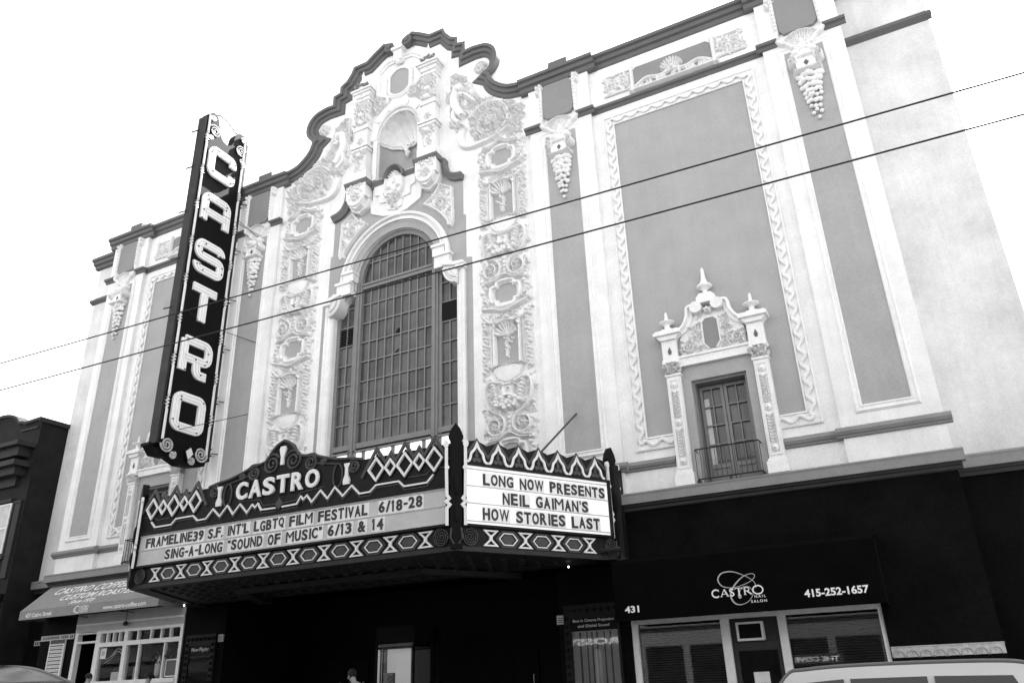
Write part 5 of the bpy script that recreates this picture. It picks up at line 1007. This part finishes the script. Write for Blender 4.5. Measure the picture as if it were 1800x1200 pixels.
post(Vector((MA, -MY, 0)), FM.n, FR.n); post(Vector((-MA, -MY, 0)), FM.n, FL.n); post(Vector((MBX-.12, -.42, 0)), FR.n, Vector((1, 0, 0))); post(Vector((-MBX+.12, -.42, 0)), FL.n, Vector((-1, 0, 0)))
for Fr, x, d in ((FM, 4.42, 1), (FM, -4.42, -1), (FR, .3, -1), (FR, 4.0, 1), (FL, -.3, 1), (FL, -4.0, -1)): mb = MB(); mb.ftube(spiral(x, 4.15, .15, 2.5, 90, d, .12), .014, .03, Fr, 5); mb.ftube(spiral(x, 4.15, .19, 1, 90, d, .8), .016, .03, Fr, 5); mb.build('coil_ornament', 'marquee_grey', MQ)
for a, b in (((5.62, -2.0, 6.1), (5.93, .15, 7.8)), ((-5.62, -2.0, 6.1), (-5.93, .15, 7.8)), ((-1.9, -3.6, 6.1), (-1.9, -.2, 6.55))): mb = MB(); mb.tube([a, b], .025, 6); mb.build('tie_rod', 'marquee_grey', MQ)
for p_ in ((-6.4, -.9, 3.82), (5.75, -.75, 3.8)): mb = MB(); mb.ball(p_, .02, n=8, m=6); mb.build('lamp_bulb', 'lamp', MQ, True)
# ================================================================== overhead wires
def wire(p0, p1, sag, label):
    mb = MB(); P0, P1 = Vector(p0), Vector(p1); pts = []
    for i in range(25): t = i/24; p = P0.lerp(P1, t); p.z -= sag*4*t*(1-t); pts.append(p)
    mb.tube(pts, .0112, 5); tag(mb.build('overhead_wire', 'wire'), label, 'wire', 'trolley wires over the street')
wire((-30, -10, 8.05), (40, -10, 6.15), .0, 'upper of the two thin wires crossing the theatre front'); wire((-30, -10, 7.30), (40, -10, 5.82), .0, 'lower of the two thin wires crossing the theatre front')
# ================================================================== dark neighbour on the left
NB = empty('corner_building', (-22, 4, .5), 'nearly black neighbouring house with a curved parapet and a bay window', 'building')
NF = F((0, -.25, 0), (1, 0, 0), (0, 0, 1), (0, -1, 0))
mb = MB(); mb.prism([(-28, -.2), (-16.15, -.2), (-16.15, 11.42), (-17.0, 11.38), (-17.2, 11.45)]+arc(-18.6, 11.3, 1.25, 15, 165, 10, .62)+[(-20.0, 11.4), (-28, 11.4)], -14, 0, NF, back=True); mb.build('wall', 'brick_dark', NB)
mb = MB(); mb.sweep([(-28, 11.46), (-20.0, 11.46)]+arc(-18.6, 11.36, 1.25, 165, 15, 10, .62)+[(-17.2, 11.5), (-17.0, 11.44), (-16.1, 11.48)], [(0, -.3), (0, .16), (-.1, .14), (-.14, .05), (-.2, 0)], NF); mb.fbox(-16.12, -16.05, 11.3, 11.48, -1.2, .16, NF); mb.fbox(-17.3, -16.3, 11.1, 11.18, 0, .05, NF); mb.build('parapet_coping', 'brick_trim', NB)
mb = MB()
for z0, z1, e in ((10.3, 10.46, .72), (9.95, 10.3, .5), (9.55, 9.75, .66), (9.25, 9.55, .45), (8.9, 9.25, .12), (8.3, 8.42, .12), (5.35, 5.5, .1)): mb.fbox(-21-e, -16.95+e, z0, z1, 0, e, NF)
for x in (-16.45, -18.35, -20.2): mb.fbox(x-.16, x+.16, 5.5, 8.3, 0, .07, NF); mb.fbox(x-.2, x+.2, 8.2, 8.3, .07, .1, NF)
mb.build('cornice', 'brick_trim', NB)
for x0 in (-17.85, -19.75):
    mb = MB(); mb.fbox(x0-.1, x0+1.15, 6.3, 8.32, 0, .05, NF); mb.fbox(x0-.15, x0+1.2, 6.2, 6.3, 0, .12, NF); w = mb.build('window', 'brick_trim', NB)
    mb = MB(); mb.prism(rect(x0, x0+1.05, 6.4, 8.24), .05, .09, NF, holes=[rect(x0+.05, x0+1.0, 6.45, 7.3), rect(x0+.05, x0+1.0, 7.36, 8.19)]); mb.build('sash', 'shop_white', w); mb = MB(); mb.fbox(x0+.04, x0+1.01, 6.44, 8.2, .05, .065, NF); mb.build('curtain', 'curtain', w)
mb = MB(); mb.fbox(-20.5, -16.3, .3, 4.6, .0, .06, NF); mb.fbox(-28, -16.2, 4.7, 4.95, 0, .2, NF); mb.build('shopfront', 'black_paint', NB); mb = MB(); text(mb, '254', -17.1, -16.7, 3.78, 3.92, .06, .07, NF, .01); mb.build('street_number', 'letter_grey', NB)
mb = MB(); mb.fbox(-15.55, -14.85, 3.22, 3.38, -.82, -.78); b = thing('notice_plate', mb, 'shop_grey', 'small pale plate with lettering on the dark wall left of the coffee shop', 'notice'); mb = MB()
for k in range(5): mb.fbox(-15.5+.12*k, -15.43+.12*k, 3.25, 3.34, -.78, -.775)
mb.build('printed_lines', 'marquee_grey', b)
# ================================================================== cars
def car(name, x, y, heading, L, Wd, H, paint, label, rf=None):
    g = SL*x-.05; o = empty(name, (x, y, g), label, 'car'); hw = Wd/2
    def S(z): return hw if z < .95 else hw-(z-.95)*.24
    low = [(-L/2, .35), (-L/2, .75), (-L/2+.15, .95), (-L/2+1.05, 1.04), (L/2-.1, 1.04), (L/2, .9), (L/2, .35)]
    roof = crm([(-L/2+a, b) for a, b in (rf or [(1.05, 1.03), (1.5, 1.3), (1.9, H-.1), (2.15, H-.03), (2.9, H)])]+[(L/2-.8, H-.01), (L/2-.35, H-.06), (L/2-.18, H-.2), (L/2-.06, 1.03)], 4)
    def shell(pts, inset=0):
        mb = MB(); n = len(pts); vs = []
        for i, (px, pz) in enumerate(pts):
            w = S(pz)-inset
            for k in range(9):
                t = -1+k/4; e = w*t; dz = 0
                if abs(t) > .7: e = w*(t/abs(t))*(.7+.3*math.sin((abs(t)-.7)/.3*PI/2)**.9); dz = -.05*((abs(t)-.7)/.3)**2 if pz > 1.2 else 0
                vs.append((x+heading*px, y+e, g+pz+dz))
        fs = [(i*9+k, i*9+k+1, (i+1)*9+k+1, (i+1)*9+k) for i in range(n-1) for k in range(8)]; fs += [tuple(i*9 for i in range(n)), tuple(i*9+8 for i in reversed(range(n)))]
        return mb.add(vs, fs)
    shell(low).build('body', paint, o, True); shell(roof).build('cabin', paint, o, True)
    for s in (-1, 1):
        mb = MB(); mb.tube([(x+heading*px, y+s*(S(pz)-.045), g+pz-.028) for px, pz in roof[4:-4]], .03, 8); mb.build('roof_reflection', 'roof_reflection_grey', o, True)  # grey tube stands in for the darker reflection along the roof edge
        FS = F((x, y+s*(hw+.0), g), (heading, 0, 0), (0, 0, 1), (0, s, 0)); FS.ez = Vector((0, -s*.24, 1)).normalized(); FS.O = Vector((x, y+s*(hw+.95*.24+.006), g))
        wa = [(-L/2+1.35, 1.08), (-L/2+2.02, H-.17), (-L/2+2.6, H-.13), (-L/2+2.6, 1.08)]; wb = [(-L/2+2.68, 1.08), (-L/2+2.68, H-.13), (-L/2+3.55, H-.13), (-L/2+3.55, 1.08)]; wc = [(-L/2+3.63, 1.08), (-L/2+3.63, H-.13), (L/2-.55, H-.15), (L/2-.3, 1.12)]
        for wn in (wa, wb, wc): mb = MB(); mb.prism(wn, -.02, .012, FS); mb.build('side_window', 'car_glass', o)
        mb = MB(); mb.ball((x+heading*(-L/2+1.5), y+s*(hw+.1), g+1.1), .1, .12, .08); mb.build('mirror', paint, o, True)
        for px in (-L/2+.85, L/2-.9):
            mb = MB(); mb.tube([(x+heading*px, y+s*(hw-.2), g+.33), (x+heading*px, y+s*(hw+.01), g+.33)], .33, 20); w = mb.build('wheel', 'car_rubber', o); mb = MB(); mb.tube([(x+heading*px, y+s*(hw), g+.33), (x+heading*px, y+s*(hw+.025), g+.33)], .2, 14); mb.build('rim', 'steel', w)
        mb = MB(); mb.ball((x+heading*(-L/2+.06), y+s*(hw-.3), g+.72), .1, .2, .1); mb.build('headlight', 'car_glass', o, True); mb = MB(); mb.ball((x+heading*(L/2-.02), y+s*(hw-.18), g+.85), .05, .1, .18); mb.build('tail_light', 'car_glass', o, True)
    ws = MB(); p = [(-L/2+1.12, 1.1), (-L/2+1.5, 1.315), (-L/2+1.86, H-.12)] if not rf else [(-L/2+a-.03, b) for a, b in ((.82, 1.14), (.96, 1.35), (1.2, 1.58))]; vs = [(x+heading*(px-.02), y+t*(S(pz)-.12), g+pz+.015) for px, pz in p for t in (-1, -.5, 0, .5, 1)]; ws.add(vs, [(i*5+k, i*5+k+1, (i+1)*5+k+1, (i+1)*5+k) for i in range(2) for k in range(4)]); ws.build('windscreen', 'car_glass', o)
car('parked_car', 11.75, -5.75, 1, 5.0, 1.9, 1.90, 'car_silver', 'silver estate car parked in front of the nail salon'); car('parked_car', -.6, -9.6, -1, 4.6, 1.85, 1.98, 'car_dark', 'dark car with a rounded roof at the lower left corner', [(.75, 1.03), (.95, 1.35), (1.25, 1.62), (1.53, 1.72), (2.18, 1.89), (2.75, 1.96), (3.4, 1.98)])
# ================================================================== people
def person(x, y, z0, hgt, face, lean, shirt, label, bag=False, bald=False):
    s = hgt/1.72; root = empty('person', (x, y, z0), label, 'person'); c, q = math.cos(face), math.sin(face)
    def Wd(f, r_, u): f2 = f+lean*max(0, u-.95)*.9; return (x+(c*f2+q*r_)*s, y+(q*f2-c*r_)*s, z0+(u-lean*lean*.16*max(0, u-.95))*s)   # f forward, r right, u up
    J = [('pel', 0, 0, .95, .15), ('spi', .0, 0, 1.12, .14), ('che', .0, 0, 1.30, .155), ('shl', -.01, 0, 1.42, .09), ('nek', .01, 0, 1.49, .058), ('hd0', .03, 0, 1.55, .07), ('hd1', .04, 0, 1.62, .088), ('hd2', .035, 0, 1.69, .06)]
    E = [(0, 1), (1, 2), (2, 3), (3, 4), (4, 5), (5, 6), (6, 7)]
    for sd in (-1, 1):
        b = len(J); st = .14*sd
        J += [('hip', 0, .09*sd, .9, .105), ('kne', .05+st, .1*sd, .5, .065), ('ank', -.04+st*1.4, .1*sd, .09, .045), ('toe', .12+st*1.4, .11*sd, .04, .04)]; E += [(0, b), (b, b+1), (b+1, b+2), (b+2, b+3)]
        b = len(J); J += [('sho', -.01, .175*sd, 1.40, .062), ('elb', .0-st*.5, .24*sd, 1.12, .043), ('wri', .16-st*.5, .22*sd, .9, .03), ('pal', .21-st*.5, .21*sd, .84, .032)]; E += [(3, b), (b, b+1), (b+1, b+2), (b+2, b+3)]
        p = len(J)-1
        for k in range(4): J += [('fin', .25-st*.5+.004*k, (.19+.017*k)*sd, .79-.004*abs(k-1.5), .009), ('fin', .262-st*.5, (.188+.016*k)*sd, .755, .008)]; E += [(p, len(J)-2), (len(J)-2, len(J)-1)]
        J += [('thu', .23-st*.5, .17*sd, .82, .011), ('thu', .26-st*.5, .16*sd, .79, .009)]; E += [(p, len(J)-2), (len(J)-2, len(J)-1)]
    me = bpy.data.meshes.new('body'); me.from_pydata([tuple(Vector(Wd(j[1], j[2], j[3]))-Vector((x, y, z0))) for j in J], E, [])
    o = bpy.data.objects.new('body', me); COL.objects.link(o); sk = o.modifiers.new('s', 'SKIN'); ss = o.modifiers.new('d', 'SUBSURF'); ss.levels = ss.render_levels = 2
    for v, j in zip(me.skin_vertices[0].data, J): v.radius = (j[4]*s, j[4]*s)
    me.skin_vertices[0].data[0].use_root = True
    bpy.context.view_layer.update(); ev = o.evaluated_get(bpy.context.evaluated_depsgraph_get()); m2 = bpy.data.meshes.new_from_object(ev); o.modifiers.clear(); o.data = m2
    for k in ('skin', shirt, 'trousers', 'hair'): m2.materials.append(MT[k])
    top = 1.46*s; 
    for p in m2.polygons:
        cz = p.center.z; cx = math.hypot(p.center.x, p.center.y); hand = cz < .93*s and cx > .2*s and cz > .7*s
        p.material_index = 2 if cz < .97*s and not hand else 1 if cz < (1.40 if lean > .3 else 1.46)*s and not hand else 0; p.use_smooth = True
    o.parent = root; WLOC[o.name] = Vector((x, y, z0))
    hc = Vector(Wd(.03, 0, 1.64)); fw = Vector((c, q, -.25)).normalized(); rt = Vector((q, -c, 0))
    mb = MB()                                             # hair: a cap over the crown and back of the head
    for k in range(260):
        a = random.uniform(0, 2*PI); e = random.uniform(-.35, 1.5); d = (fw*math.cos(a)*math.cos(e)+rt*math.sin(a)*math.cos(e)+Vector((0, 0, 1))*math.sin(e))
        if d.dot(fw) > .35 and e < .75: continue
        mb.ball(hc+Vector((d.x*.094, d.y*.088, d.z*.115))*s, .022*s, n=5, m=3)
    mb.build('hair', 'shirt' if bald else 'hair', root, True); mb = MB()
    mb.ball(hc+(fw*.1+Vector((0, 0, -.025)))*s, .016*s, .016*s, .02*s, 6, 4)
    for sd in (-1, 1): mb.ball(hc+(rt*.09*sd+Vector((0, 0, -.02)))*s, .018*s, .018*s, .03*s, 6, 4)
    mb.build('nose_and_ears', 'skin', root, True); mb = MB()
    for sd in (-1, 1): mb.ball(hc+(fw*.088+rt*.033*sd+Vector((0, 0, .005)))*s, .011*s, n=6, m=4)
    mb.tube([hc+(fw*.09-rt*.025+Vector((0, 0, -.06)))*s, hc+(fw*.094+Vector((0, 0, -.062)))*s, hc+(fw*.09+rt*.025+Vector((0, 0, -.06)))*s], .005*s, 5); mb.build('eyes_and_mouth', 'hair', root)
    if bag:
        mb = MB(); mb.tube([Wd(.17, -.12, 1.05), Wd(.16, -.13, 1.3), Wd(.05, -.135, 1.475), Wd(-.12, -.12, 1.38), Wd(-.17, -.05, 1.15)], .022*s, 6); mb.tube([Wd(.17, .12, 1.05), Wd(.16, .13, 1.3), Wd(.05, .135, 1.475), Wd(-.12, .12, 1.38), Wd(-.17, .05, 1.15)], .022*s, 6); b = tag(mb.build('backpack_strap', 'trousers', root))
    return root
person(1.72, -3.0, .03, 1.74, PI, .42, 'shirt', 'person in a white shirt with a dark strap, head bowed, under the marquee', True)
person(-6.72, -1.55, .33, 1.65, PI/2, .0, 'trousers', 'dark haired person in front of the right pane of the coffee shop')
person(-9.45, -1.4, .43, 1.64, PI/2, .05, 'trousers', 'dark haired person standing by the coffee shop doorway')
# ================================================================== the row across the street, behind the camera: it lights and is mirrored
def across(x0, x1, h, paint, sign, sx, label, nf, sz=3.25, sw=1.9):
    o = empty('shop_building', ((x0+x1)/2, -27, SL*(x0+x1)/2), label, 'building'); AFc = F((0, -24.0, 0), (-1, 0, 0), (0, 0, 1), (0, 1, 0)); g = SL*(x0+x1)/2
    mb = MB(); mb.box(x0, x1, -34, -24.02, g-.5, h); mb.build('wall', paint, o); mb = MB(); mb.box(x0, x1, -24.02, -23.6, h-.5, h); mb.box(x0, x1, -24.02, -23.8, 3.9, 4.2); mb.build('cornice', 'opp_light', o)
    n = max(2, int((x1-x0)/2.2)); k0 = (x1-x0)/n
    for f_ in range(nf):
        for k in range(n):
            xa = x0+k0*(k+.25); mb = MB(); mb.box(xa, xa+k0*.5, -24.0, -23.95, 5.0+3.2*f_, 6.9+3.2*f_); mb.build('window', 'dark_glass', o)
    for k in range(n): mb = MB(); xa = x0+k0*(k+.08); mb.box(xa, xa+k0*.84, -24.0, -23.93, g+.6, 3.0); mb.build('shop_window', 'dark_glass', o)
    if sign:
        mb = MB(); mb.box(sx-sw-.2, sx+sw+.2, -23.93, -23.9, sz-.12, sz+.5*sw*.42+.12); s_ = mb.build('sign_board', 'opp_dark', o); mb = MB(); Q = F((0, -23.9, 0), (-1, 0, 0), (0, 0, 1), (0, 1, 0)); text(mb, sign, -sx-sw, -sx+sw, sz, sz+.21*sw, 0, .03, Q, .03); mb.build('lettering', 'letter_white', o)
across(-52, -22, 12.5, 'opp_mid', None, 0, 'long grey three storey building across the street at the left hand end of the row', 2); across(-22, -8, 9.5, 'opp_mid', None, 0, 'grey two storey shop building across the street from the coffee shop', 1); across(-8, 6, 11.5, 'opp_light', "ROSS'S", -3.6, "white three storey shop building across the street with a sign reading ROSS'S", 2, 3.25, 1.5)
across(6, 20, 8.5, 'opp_mid', 'THE COVE', 7.55, 'grey two storey shop building across the street with a sign reading THE COVE', 1, 1.95, 1.0); across(20, 36, 10.5, 'opp_light', None, 0, 'white shop building across the street at the right hand end of the row', 1)
